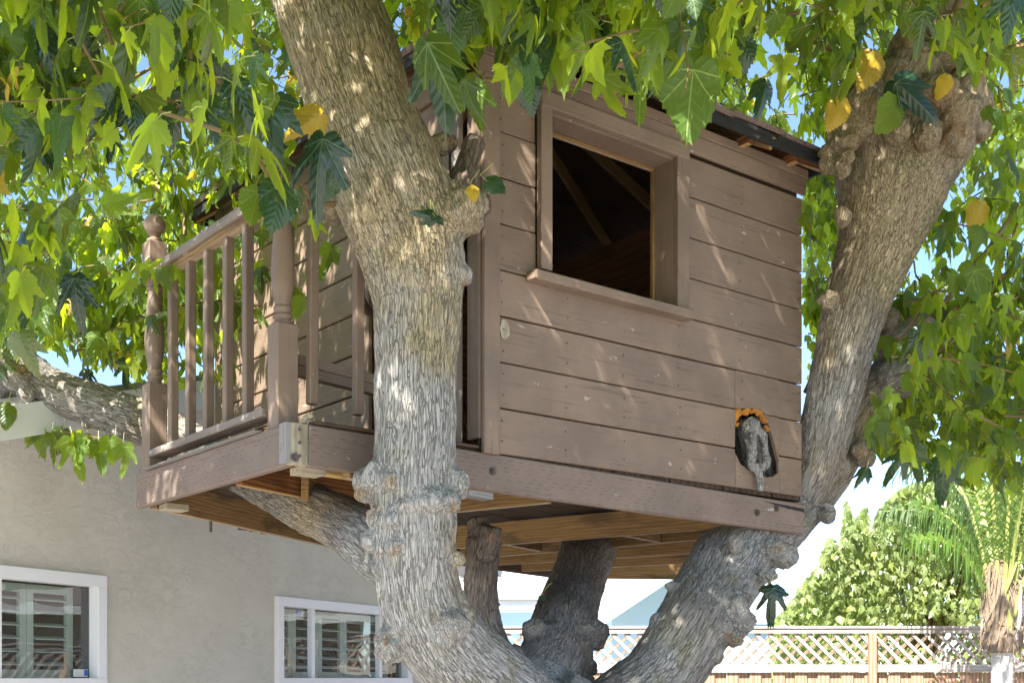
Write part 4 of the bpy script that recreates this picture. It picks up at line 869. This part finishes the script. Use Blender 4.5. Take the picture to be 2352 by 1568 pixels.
# ------------------------------------------------------------------ leaves
def leaf_proto(kind, nang, rings, seed):
    """lobed mulberry blade, petiole end at the origin, tip at +y = 1"""
    rs = random.Random(seed); A = []
    if kind == 0: key = [(0, 1), (5, .90), (10, .72), (15, .56), (19, .41), (24, .31), (29, .36), (35, .58), (41, .74), (47, .58), (54, .42), (63, .30), (72, .36), (82, .42), (94, .33), (115, .22), (140, .2), (180, .03)]
    elif kind == 1: key = [(0, 1), (7, .85), (14, .68), (22, .52), (29, .44), (36, .56), (43, .70), (51, .54), (64, .42), (80, .44), (96, .34), (120, .24), (150, .17), (180, .03)]
    else: key = [(0, 1), (8, .86), (16, .76), (28, .66), (42, .60), (60, .52), (80, .44), (100, .34), (125, .25), (155, .18), (180, .03)]
    jl = [(a, r*rs.uniform(.86, 1.12) if 0 < a < 150 else r) for a, r in key]; jr = [(a, r*rs.uniform(.86, 1.12) if 0 < a < 150 else r) for a, r in key]
    fold, droop, wav, wp_ = rs.uniform(.25, .95), rs.uniform(.1, .6), rs.uniform(.02, .06), rs.uniform(0, 6)
    tw_ = rs.uniform(-.25, .25)
    def rad(deg):
        kk = jr if deg >= 0 else jl; d = abs(deg)
        for (a0, r0), (a1, r1) in zip(kk[:-1], kk[1:]):
            if a0 <= d <= a1: return r0+(r1-r0)*(d-a0)/(a1-a0)
        return kk[-1][1]
    angs = []
    for i in range(nang):
        u = (i/nang)*2-1; angs.append(math.copysign(abs(u)**1.25, u)*180)
    V_, L_ = [], []
    def surf(x, y):
        z = -fold*abs(x)*(.6+.4*abs(x))-droop*y*y+wav*math.sin(9*y+wp_+4*x)*min(1, abs(x)*4)+tw_*x*y
        return (x*.90*(1-.12*fold), y-droop*.12*y*y, z)
    V_.append(surf(0, .0)); L_.append((0, 0, 0))
    for r in range(1, rings+1):
        f = (r/rings)**.9
        for i, dg_ in enumerate(angs):
            q = rad(dg_)*(1-(.075 if (i % 2 and r == rings and nang > 30) else 0)); t = math.radians(dg_); x, y = q*f*math.sin(t), q*f*math.cos(t)
            V_.append(surf(x, y)); L_.append((x, y, 0))
    T = []
    for i in range(nang):
        j = (i+1) % nang; T.append((0, 1+j, 1+i))
        for r in range(1, rings):
            a, b = 1+(r-1)*nang, 1+r*nang; T += [(a+i, a+j, b+j), (a+i, b+j, b+i)]
    return np.array(V_), np.array(T), np.array(L_)
HI = [leaf_proto(k, 72, 4, s) for s, k in enumerate((0, 0, 1, 0, 1, 2, 1, 0, 0, 1, 0, 0))]
MD = [leaf_proto(k, 36, 2, s+20) for s, k in enumerate((0, 1, 2, 0, 1, 0))]
LO = [leaf_proto(k, 18, 1, s+40) for s, k in enumerate((0, 1, 2, 1))]
def basis(axis, nrm):
    y = Vector(axis).normalized(); z = Vector(nrm); z = (z-y*z.dot(y)); z = z.normalized() if z.length > 1e-4 else y.orthogonal().normalized(); x = y.cross(z)
    return Matrix((x, y, z)).transposed()
leaves = []                                                                   # (base, 3x3, size, yellow, hero)
stalks = MB(); twigs = MB()
def curveY(xs, ys, x): return float(np.interp(x, xs, ys))
YFx = [-400, 0, 60, 130, 230, 330, 420, 500, 560, 600, 700, 760, 790, 800, 905, 925, 1000, 1090, 1150, 1240, 1300, 1420, 1500, 1570, 1620, 1700, 1850, 1900, 2000, 2120, 2250, 2352, 2800]
YFy = [900, 850, 780, 560, 420, 330, 340, 360, 420, 500, 500, 430, 100, -90, -90, 260, 320, 300, 250, 250, 210, 230, 230, 260, 180, 120, 80, 60, 110, 175, 230, 320, 420]
YBx = [-400, 0, 60, 120, 200, 340, 600, 860, 900, 1300, 1700, 1840, 1860, 1900, 1990, 2050, 2140, 2250, 2352, 2700]
YBy = [900, 880, 800, 800, 860, 900, 900, 700, 500, 350, 380, 430, 900, 950, 1040, 1060, 1100, 1130, 1160, 1200]
TAx = [-100, 0, 200, 400, 500, 620, 1100]; TAl = [540, 575, 680, 745, 760, 820, 840]; TAr = [900, 900, 940, 1060, 1110, 1090, 1080]
def local(p):
    q = Vector((p.x, p.y, 0))-Vector((O.x, O.y, 0)); return q.dot(U), q.dot(V), p.z-CZ
def allowed(p, tip, size):
    if p.y < .9: return p.z > 3.0 and p.length > 2.5
    a, b, z = local(p)
    if AC-.15 < a < AE+.18 and -.06 < b < BD+.15 and z < 2.75+.35*min(a-AC+.1, AE-a+.1, b+.1, BD-b+.1)*2: return False
    if -.05 < a < .95 and 0 < b < 1.6 and z < 1.0: return False
    if tip.z < 2.2 and p.y > 6.9 and p.x < 0: return False
    s_, w_ = (p-HP).dot(HD), (p-HP).dot(HN)
    if w_ < .25 and p.z < 3.5 and p.y < 14: return False
    for q in (p, tip, (p+tip)/2):
        if q.y < .6: continue
        x, y = proj(q)
        if y < -30 or x < -120 or x > 2470: continue
        if q.y < 5.4:
            if y > curveY(YFx, YFy, x): return False
            l, r = np.interp(y, TAx, TAl), np.interp(y, TAx, TAr); mg = .05*F/q.y
            if l-mg < x < r+mg and q.y < 5.0: return False
        else:
            lim = curveY(YBx, YBy, x)
            if y > lim: return False
            if q.y < 6.75 and x > 1850:
                cxk = np.interp(y, [0, 150, 250, 350, 450, 560, 700, 850, 1050], [2160, 2140, 2115, 2060, 2045, 2025, 1985, 1940, 1885]); hw_ = np.interp(y, [0, 150, 250, 350, 450, 560, 700, 850, 1050], [95, 140, 175, 170, 125, 105, 90, 70, 60])
                if abs(x-cxk) < hw_ and random.random() < .93: return False
    return True
def add_leaf(node, out, size, hang=.8, yellow=False):
    """leaf on a stalk from a node on a shoot"""
    pet = size*random.uniform(.3, .5); d = (Vector(out)+Z*random.uniform(-.1, .4)).normalized(); b = node+d*pet*.8-Z*pet*.35
    axis = (d*(1-hang)+Vector((random.gauss(0, .22), random.gauss(0, .22), -hang))).normalized()
    nrm = (Vector((d.x, d.y, 0))*random.uniform(.5, 1)+Z*random.uniform(.1, .9)+Vector((random.gauss(0, .45), random.gauss(0, .45), 0)))
    tip = b+axis*size
    if not allowed(b, tip, size): return False
    leaves.append((b, basis(axis, nrm), size, yellow, False)); 
    if b.y > 1 and -200 < proj(b)[0] < 2550 and proj(b)[1] > -200: stalks.tube([node, (node+b)/2+Z*pet*.1, b], [.0018, .0015, .0014], 3, False)
    return True
def shoot(p0, p1, sag, n, size, hang=.8, r0=.0065, thick=False, ypr=.012):
    p0, p1 = Vector(p0), Vector(p1); pts = []
    jit = Vector((random.gauss(0, .05), random.gauss(0, .05), random.gauss(0, .05)))
    for i in range(9):
        t = i/8; pts.append(p0+(p1-p0)*t-Z*sag*t*t+jit*math.sin(t*6))
    k = 0; made = 0
    for i in range(n):
        t = .08+.92*(i+.5)/n; j = min(int(t*8), 7); f = t*8-j; q = pts[j]+(pts[j+1]-pts[j])*f; d = (pts[j+1]-pts[j]).normalized()
        sd = d.cross(Z); sd = sd.normalized() if sd.length > .1 else Vector((1, 0, 0)); sd = sd*(1 if i % 2 else -1)+Vector((random.gauss(0, .35), random.gauss(0, .35), 0))
        made += add_leaf(q, sd, size*random.uniform(.6, 1.15)*(1-.35*t), hang, random.random() < ypr)
    if made > n*.35 and all(allowed(q, q, .05) for q in pts[::2]):
        twigs.tube(pts, [r0*(1-.75*i/8) for i in range(9)], 5, False); return pts
    return None
def blocked(p):
    """would a shoot cross a part of the view that the photograph shows clear"""
    return not allowed(Vector(p), Vector(p)-Z*.02, .1)
def fill(n, x0, x1, y0, y1, d0, d1, size, length=.9, nl=15, hang=.8, ypr=.012):
    for _ in range(n):
        d = random.uniform(d0, d1); p = at(random.uniform(x0, x1), random.uniform(y0, y1), d)
        g = (Vector((p.x-.2, p.y-5.8, 0)).normalized()*.6+Vector((random.gauss(0, .6), random.gauss(0, .6), random.gauss(.0, .35)))).normalized(); L = length*random.uniform(.6, 1.3)
        shoot(p, p+g*L, L*.35, nl, size, hang, ypr=ypr)
random.seed(21)
# front fringe, left, right and behind
fill(48, -100, 780, -150, 560, 3.3, 4.4, .20, .7, 12)
fill(12, -100, 300, 0, 760, 3.4, 4.6, .20, .6, 11)
fill(52, 900, 1700, -200, 200, 3.7, 4.8, .20, .7, 12, .88)
fill(18, 1650, 2400, -200, 150, 4.0, 5.5, .17, .7, 12, .85)
fill(190, -150, 860, -100, 900, 5.8, 8.8, .155, 1.0, 17, .6, .006)
fill(50, -150, 860, 500, 900, 6.4, 8.8, .155, .8, 17, .6, .006)
fill(80, 1835, 1930, 330, 960, 7.2, 9.2, .15, .45, 14, .6)
fill(80, 1960, 2480, 640, 1060, 5.9, 8.2, .155, .7, 14, .7, .01)
fill(40, -120, 340, 620, 860, 5.8, 8.0, .155, .6, 14, .7, .005)
fill(40, 300, 760, 350, 850, 6.6, 8.6, .15, .8, 15, .6, .006)
fill(95, 850, 1950, -150, 420, 6.0, 8.5, .155, 1.0, 16, .65, .01)
fill(150, 1840, 2500, -100, 1080, 6.6, 9.0, .155, 1.0, 16, .7, .02)
fill(26, 1900, 2500, 500, 1120, 5.6, 7.2, .165, .8, 13, .75, .01)
# crown over and in front of the house (out of the picture): it makes the shade
def crown(n, X0, X1, Y0, Y1, Z0, Z1, size=.16, nl=16):
    for _ in range(n):
        p = Vector((random.uniform(X0, X1), random.uniform(Y0, Y1), random.uniform(Z0, Z1)))
        if p.x < -1.9 and p.y > 3.7: continue
        g = Vector((random.gauss(0, 1), random.gauss(0, 1), random.gauss(0, .35))).normalized(); shoot(p, p+g*random.uniform(.7, 1.3), .25, nl, size, .5, ypr=.005)
crown(1350, -3.6, 2.8, .4, 5.2, 4.3, 6.6)
crown(330, -1.6, 2.8, 4.6, 7.4, 5.1, 6.8)
# long bare-ish shoots seen in the photograph: (x, y, depth) to (x, y, depth), start radius
BR = [((-40, 395, 5.9), (245, 215, 6.3), .016), ((245, 215, 6.3), (440, 95, 6.6), .011), ((350, 10, 4.3), (560, 290, 4.4), .006), ((365, 115, 4.2), (640, 400, 4.3), .008), ((585, 175, 6.2), (580, 20, 6.3), .012), ((425, 540, 6.5), (410, 430, 6.6), .011),
      ((2150, 150, 6.2), (2230, -60, 6.0), .035), ((2200, 160, 6.15), (2420, 60, 5.9), .036), ((2180, 120, 6.1), (2380, 100, 5.7), .03), ((2010, 130, 6.15), (1800, 60, 6.0), .026), ((1960, 210, 6.2), (1890, 150, 6.4), .014), ((2130, 745, 6.8), (2380, 420, 7.2), .018), ((2110, 760, 6.8), (2400, 560, 7.0), .016), ((2120, 830, 6.8), (2400, 640, 6.7), .013), ((1850, 900, 6.9), (1900, 780, 7.0), .014), ((1215, 145, 4.5), (1600, 140, 4.4), .006), ((1080, 190, 4.5), (1240, 130, 4.5), .008), ((1580, 60, 5.6), (1840, 30, 5.9), .012), ((2050, 800, 6.7), (2120, 700, 6.6), .007),
      ((780, 470, 4.7), (690, 430, 4.55), .010), ((690, 430, 4.55), (560, 330, 4.3), .007), ((1990, 180, 6.1), (1930, 90, 6.0), .02), ((2090, 110, 6.0), (2070, -50, 5.9), .03)]
for (p, q, r) in BR:
    A, B = at(*p), at(*q); m = MB(); mid = (A+B)/2+Vector((random.gauss(0, .02), 0, random.uniform(-.06, .04)))
    pp = [A, A*.6+B*.1+mid*.3, mid, A*.1+B*.6+mid*.3, B]; m.tube(pp, [r, r*.9, r*.8, r*.7, r*.6], 9); m.build('branch', M['twig'], tree, smooth=True)
    for i in range(int((B-A).length/.08)):
        t = random.random(); add_leaf(A+(B-A)*t, Vector((random.gauss(0, 1), random.gauss(0, 1), 0)), random.uniform(.1, .17), .8)
# leaves one can pick out in the photograph: base, tip (x, y), depth, top side to camera?, yellow?, kind
HERO = [((305, 25), (280, 212), 4.0, 1, 0, 0), ((15, 240), (106, 425), 3.9, 0, 0, 0), ((628, 228), (602, 370), 4.2, 1, 0, 1), ((402, 212), (388, 345), 4.2, 1, 0, 1), ((510, 150), (468, 222), 4.3, 1, 0, 2), ((1282, 45), (1310, 245), 4.0, 0, 0, 0), ((1382, 175), (1415, 318), 4.1, 0, 0, 0), ((1472, 172), (1468, 305), 4.2, 0, 0, 0),
  ((1592, 160), (1570, 350), 4.2, 0, 0, 2), ((1010, 110), (1030, 312), 4.3, 1, 0, 1), ((1080, 200), (1112, 325), 4.35, 0, 0, 1), ((1205, 178), (1232, 270), 4.3, 1, 0, 2), ((742, 320), (700, 492), 4.2, 1, 0, 0), ((645, 425), (628, 528), 4.25, 1, 0, 2), ((592, 440), (574, 530), 4.3, 0, 0, 2), ((720, 498), (715, 566), 4.4, 0, 0, 1), ((760, 400), (745, 470), 4.35, 1, 0, 2),
  ((735, 265), (640, 320), 4.4, 1, 1, 1), ((2005, 125), (1978, 205), 5.9, 1, 1, 2), ((1932, 232), (1902, 302), 5.9, 1, 1, 2), ((2172, 178), (2148, 232), 5.9, 1, 1, 2), ((2060, 190), (2160, 280), 5.85, 1, 0, 1), ((2055, 245), (1990, 310), 5.9, 0, 0, 2), ((1118, 415), (1160, 437), 4.5, 1, 0, 2), ((998, 500), (945, 480), 4.45, 1, 0, 1), ((1000, 498), (1020, 515), 4.44, 1, 0, 2), ((1082, 430), (1090, 462), 4.5, 1, 1, 2),
  ((95, 0), (90, 90), 4.0, 0, 0, 1), ((160, 30), (215, 170), 4.3, 0, 0, 1), ((60, 620), (80, 780), 4.4, 1, 0, 0), ((170, 640), (185, 760), 4.5, 1, 0, 0), ((45, 770), (78, 872), 4.3, 1, 0, 1), ((240, 40), (175, 150), 4.5, 0, 0, 1), ((440, 30), (520, 110), 4.4, 0, 0, 0), ((560, 60), (500, 10), 4.5, 0, 0, 1), ((1150, 60), (1090, 160), 4.4, 0, 0, 0), ((1220, 20), (1180, 120), 4.5, 1, 0, 1), ((1430, 30), (1400, 130), 4.3, 0, 0, 0), ((1530, 60), (1510, 160), 4.3, 1, 0, 1), ((1660, 120), (1720, 200), 4.6, 0, 0, 1), ((1700, 90), (1690, 190), 4.8, 1, 0, 2), ((1850, 60), (1870, 160), 5.5, 0, 0, 1), ((1800, 140), (1790, 250), 5.0, 0, 0, 0), ((1760, 190), (1745, 270), 5.2, 1, 0, 1),
  ((2240, 130), (2250, 210), 5.6, 0, 0, 1), ((2320, 120), (2330, 220), 5.5, 1, 0, 0), ((2290, 60), (2310, 120), 5.4, 1, 0, 1), ((2250, 470), (2230, 540), 6.4, 1, 1, 2), ((2105, 780), (2100, 850), 6.5, 0, 1, 2), ((2240, 620), (2258, 710), 6.3, 0, 0, 2),
  ((165, 1010), (205, 1118), 6.25, 0, 0, 0), ((228, 1020), (235, 1100), 6.2, 0, 0, 1), ((290, 1025), (295, 1108), 6.1, 0, 0, 0), ((255, 1010), (262, 1080), 6.15, 0, 0, 1), ((120, 1000), (140, 1075), 6.4, 1, 0, 0), ((75, 970), (110, 1050), 6.5, 1, 0, 1), ((95, 985), (60, 1020), 6.5, 0, 0, 1), ((145, 990), (125, 1050), 6.5, 1, 0, 2), ((190, 1005), (165, 1090), 6.3, 0, 0, 1), ((10, 930), (15, 985), 6.2, 1, 0, 2), ((200, 850), (225, 905), 6.6, 1, 0, 0), ((290, 830), (290, 900), 6.6, 1, 0, 0),
  ((1775, 1350), (1765, 1438), 5.9, 1, 0, 0), ((1778, 1355), (1825, 1362), 5.9, 1, 0, 1), ((1250, 1372), (1238, 1386), 5.9, 1, 0, 2), ((2080, 1040), (2010, 1110), 6.4, 1, 0, 0), ((2100, 1030), (2110, 1120), 6.5, 1, 0, 0), ((2170, 1060), (2160, 1170), 6.5, 1, 0, 1), ((1990, 1075), (1960, 1110), 6.6, 1, 0, 1), ((700, 690), (668, 740), 5.6, 0, 0, 2), ((760, 570), (735, 640), 5.5, 0, 0, 1), ((735, 620), (700, 660), 5.5, 0, 0, 2), ((245, 470), (330, 440), 5.5, 0, 0, 1), ((330, 620), (380, 590), 5.6, 0, 0, 0), ((300, 640), (240, 690), 5.6, 0, 0, 0)]
heroes = []
for (b, tp, d, topside, yel, kd) in HERO:
    d2 = d+random.uniform(-.06, .06); B, T = at(*b, d), at(*tp, d2); n = (camo.location-B).normalized()*(1 if topside else -1)+Vector((random.gauss(0, .25), random.gauss(0, .25), random.gauss(.25, .2)))
    heroes.append((B, basis(T-B, n), (T-B).length*(1.02), bool(yel), True, kd)); stalks.tube([B, B+Vector((random.uniform(-.03, .03), .02, .03)), B+Vector((random.uniform(-.04, .04), .03, .075))], .0016, 4, False)
m = MB(); m.tube([at(140, 990, 6.4), at(200, 1000, 6.3), at(300, 1020, 6.15), at(335, 1024, 6.1)], [.004, .003, .0025, .002], 6); m.build('branch', M['twig'], tree, smooth=True)
m = MB(); m.tube([at(1760, 1325, 6.0), at(1775, 1345, 5.92), at(1780, 1356, 5.9)], [.004, .003, .002], 6); m.build('branch', M['twig'], tree, smooth=True)
print('LEAVES', len(leaves), len(heroes))
def px_size(l):
    b = l[0]+l[1].col[1]*l[2]*.5
    if b.y < 1: return 0
    x, y = proj(b); facing = abs(l[1].col[2].dot((camo.location-b).normalized()))
    return l[2]*F/b.y*(.3+facing) if (-20 < x < 2372 and -20 < y < 1560) else 0
sz = np.array([px_size(l) for l in leaves]); order = np.argsort(-sz); top_ = set(order[:300-len(heroes)].tolist())
def leaf_mesh(pr, mat):
    me = np_mesh('leaf', pr[0], pr[1], {'lco': ('FLOAT_VECTOR', pr[2]), 'lrand': ('FLOAT', np.zeros(len(pr[0])))}, True); me.materials.append(mat); return me
HM = [leaf_mesh(p, M['leaf']) for p in HI]; HMY = [leaf_mesh(p, M['leaf_y']) for p in HI]; HMD = [leaf_mesh(p, M['leaf_dark']) for p in HI]
def leaf_obj(l, k, dark=False):
    o = bpy.data.objects.new('leaf', (HMY if l[3] else HMD if dark else HM)[k]); COL.objects.link(o); o.parent = tree
    o.matrix_local = Matrix.Translation(l[0]-Vector(tree.location)) @ l[1].to_4x4() @ Matrix.Diagonal((l[2],)*3+(1,))
    if l[3]: o['label'] = 'leaf turned yellow'
KI = {0: (0, 1, 3, 7, 8, 10), 1: (2, 4, 6, 9), 2: (5,)}
for h_, sp_ in zip(heroes, HERO): leaf_obj(h_, random.choice(KI[h_[5]]), bool(sp_[3]) and sp_[0][1] < 1500 and not (900 < sp_[0][1] < 1100 and sp_[0][0] < 400))
for i in sorted(top_): leaf_obj(leaves[i], random.randrange(len(HM)), random.random() < .38)
def merged(name, lst, par, mats, lod=None):
    for yel in (False, True):
        groups = {}
        for (l, s) in lst:
            if l[3] != yel: continue
            pro = MD if (s > 45 and lod is None) else LO; groups.setdefault((pro is MD, random.randrange(len(pro))), []).append(l)
        VV, TT, LL, RR = [], [], [], []; n = 0
        for (md_, k), ls in groups.items():
            v, t, lc = (MD if md_ else LO)[k]; Ms = np.array([[list(r) for r in l[1]] for l in ls])*np.array([l[2] for l in ls])[:, None, None]; Bs = np.array([list(l[0]) for l in ls])
            w_ = np.einsum('nij,vj->nvi', Ms, v)+Bs[:, None, :]; VV.append(w_.reshape(-1, 3)); TT.append((t[None]+(np.arange(len(ls))*len(v))[:, None, None]+n).reshape(-1, 3))
            LL.append(np.tile(lc, (len(ls), 1))); RR.append(np.repeat(rng.random(len(ls)), len(v))); n += len(ls)*len(v)
        if VV:
            me = np_mesh(name, np.concatenate(VV), np.concatenate(TT), {'lco': ('FLOAT_VECTOR', np.concatenate(LL)), 'lrand': ('FLOAT', np.concatenate(RR))}, True)
            link(name if not yel else 'yellow_foliage', me, mats[yel], par, kind='stuff', label='leaves turned yellow' if yel else None)
merged('foliage', [(leaves[i], sz[i]) for i in range(len(leaves)) if i not in top_], tree, (M['leaf'], M['leaf_y']))
stalks.build('leaf_stalks', M['petiole'], tree, kind='stuff', smooth=True); twigs.build('twigs', M['twig'], tree, kind='stuff', smooth=True)

# ------------------------------------------------------------------ garden tree beyond the fence
random.seed(5)
gt = empty('garden_tree', at(2100, 1555, 18)-Z*CZ, 'light green leafy tree in the sun beyond the back fence', 'tree')
tc = at(2110, 1400, 18.5); m = MB(); m.tube([(tc.x, tc.y, 0), (tc.x, tc.y, 1.4), (tc.x+.1, tc.y, 3)], [.16, .12, .06], 10); m.build('trunk', M['twig'], gt, smooth=True)
gl = []; 
GX = [1760, 1800, 1850, 1880, 1905, 1930, 1945, 1960, 1985, 2000, 2020, 2060, 2100, 2200, 2300, 2400, 2500]; GY = [1436, 1405, 1335, 1300, 1235, 1265, 1148, 1210, 1160, 1230, 1170, 1130, 1110, 1100, 1110, 1120, 1200]
while len(gl) < 25000:
    x = random.uniform(1770, 2500); d = random.uniform(16.2, 19.5); yt = np.interp(x, GX, GY); y = yt+abs(random.gauss(0, 1))*(45 if random.random() < .35 else 400)*(.4+.6*random.random())
    if y > 1600: continue
    p = at(x, y, d); cl = noise3(np.array([[p.x*1.6, p.y*.8, p.z*1.6]]), 77)[0]
    if cl < -.14: continue
    if y < yt+60 and random.random() < .35: continue
    sun = SUNV+Vector((random.gauss(0, .7), random.gauss(0, .7), random.gauss(0, .5))); ax_l = Vector((random.gauss(0, .5), random.gauss(0, .5), -.8))
    gl.append((p, basis(ax_l, sun), random.uniform(.07, .125), False, False))
merged('foliage', [(l, 1) for l in gl], gt, (M['leaf_bush'],)*2, 1)
brm = MB()
for i in range(40):
    x = random.uniform(1850, 2400); y = np.interp(x, GX, GY)+random.uniform(5, 60); brm.tube([(tc.x, tc.y, 1.2+random.random()), at((x+2110)/2, (y+1450)/2, 18), at(x, y, 17.8)], [.035, .02, .006], 5, False)
brm.build('branches', M['twig'], gt, kind='stuff')

# ------------------------------------------------------------------ palm in front of the fence
PDp = 12.6; pb = at(2302, 1555, PDp)
palm = empty('queen_palm', (pb.x, pb.y, 0), 'pale trunked palm with drooping fronds in front of the lattice fence', 'palm')
m = MB(); prof = []
z = 0; zt = at(2302, 1490, PDp).z
while z < zt:
    prof += [(.112-.004*z, z), (.118-.004*z, z+.03), (.112-.004*z, z+.036)]; z += .075
m.lathe((pb.x, pb.y, 0), prof, 20); m.build('trunk', M['palm_trunk'], palm, smooth=True)
m = MB(); zb = zt
m.lathe((pb.x, pb.y, 0), [(.10, zb-.04), (.15, zb-.02), (.175, zb+.08), (.165, zb+.25), (.185, zb+.4), (.17, zb+.6), (.12, zb+.8), (.05, zb+1.0)], 16)
for i in range(240):
    a = random.uniform(0, 6.28); z = zb+random.uniform(-.03, .75); r = .17; c = Vector((pb.x+r*math.cos(a), pb.y+r*math.sin(a), z)); t = Vector((math.cos(a), math.sin(a), 0))
    m.tube([c-t*.02+Z*.1, c+t*random.uniform(.01, .04), c+t*random.uniform(.0, .06)+Vector((random.gauss(0, .03), 0, -random.uniform(.03, .14)))], [.012, .008, .002], 4, False)
m.build('fibre_boot', M['palm_boot'], palm, smooth=True)
for i in range(22):
    a = i*.83+.3; t = Vector((math.cos(a), math.sin(a), 0)); c = Vector((pb.x, pb.y, zb+.10+.07*(i % 6)))+t*.145; m = MB(); q = Vector((random.gauss(0, .02), random.gauss(0, .02), 0))
    m.tube([c, c+t*.035+Z*.12, c+t*.05+Z*.26+q, c+t*random.uniform(.0, .09)+Z*random.uniform(.34, .5)+q*2], [.034, .028, .020, .012], 6); m.build('leaf_base', (M['palm_boot'], M['petiole'], M['palm_trunk'], M['palm_boot'])[i % 4], palm, smooth=True)
top = Vector((pb.x, pb.y, zb+.62))
for i, (az, el, L) in enumerate(((178, 70, 1.2), (165, 78, 1.5), (150, 72, 1.7), (300, 80, 2.3), (262, 84, 2.3), (228, 86, 2.4), (275, 78, 2.2), (330, 70, 2.2), (350, 62, 2.1), (10, 70, 2.3), (40, 72, 2.3), (90, 74, 2.3), (120, 76, 2.3), (150, 82, 2.4), (20, 84, 2.4), (110, 60, 2.2), (135, 80, 2.4))):
    a = math.radians(az); e = math.radians(el); d = Vector((math.cos(a)*math.cos(e), math.sin(a)*math.cos(e), math.sin(e))); pts = []; p = top.copy()+Vector((math.cos(a), math.sin(a), 0))*.09-Z*.25
    for k in range(15):
        pts.append(p.copy()); p += d*(L/14); d = (d+Vector((math.cos(a)*.02, math.sin(a)*.02, -.17 if k > 4 else -.02))).normalized()
    m = MB(); m.tube(pts, [.030-.0018*k for k in range(15)], 6); fr = m.build('frond_stalk', M['petiole'], palm, smooth=True)
    lm = MB()
    for k in range(4, 15):
        for j in range(8):
            t = j/8; q = pts[k-1]+(pts[k]-pts[k-1])*t; dd = (pts[k]-pts[k-1]).normalized(); sd = dd.cross(Z).normalized()*(1 if j % 2 else -1)
            ln = random.uniform(.32, .52)*(1-.4*abs(k-8)/8); o1 = (sd*random.uniform(.5, .9)+Z*random.uniform(-.2, .5)+dd*.4).normalized(); q1 = q+o1*ln*.4; q2 = q1+(o1*.45-Z*.75).normalized()*ln*.35; q3 = q2-Z*ln*.45+o1*.03; wv = dd*.011
            lm.add([q-wv*.5, q+wv*.5, q1-wv, q1+wv, q2-wv*.8, q2+wv*.8, q3], [[0, 1, 3, 2], [2, 3, 5, 4], [4, 5, 6]])
    lo = lm.build('leaflets', M['frond'], fr, kind='stuff')
    lm_ = lo.data.attributes.new('lrand', 'FLOAT', 'POINT')
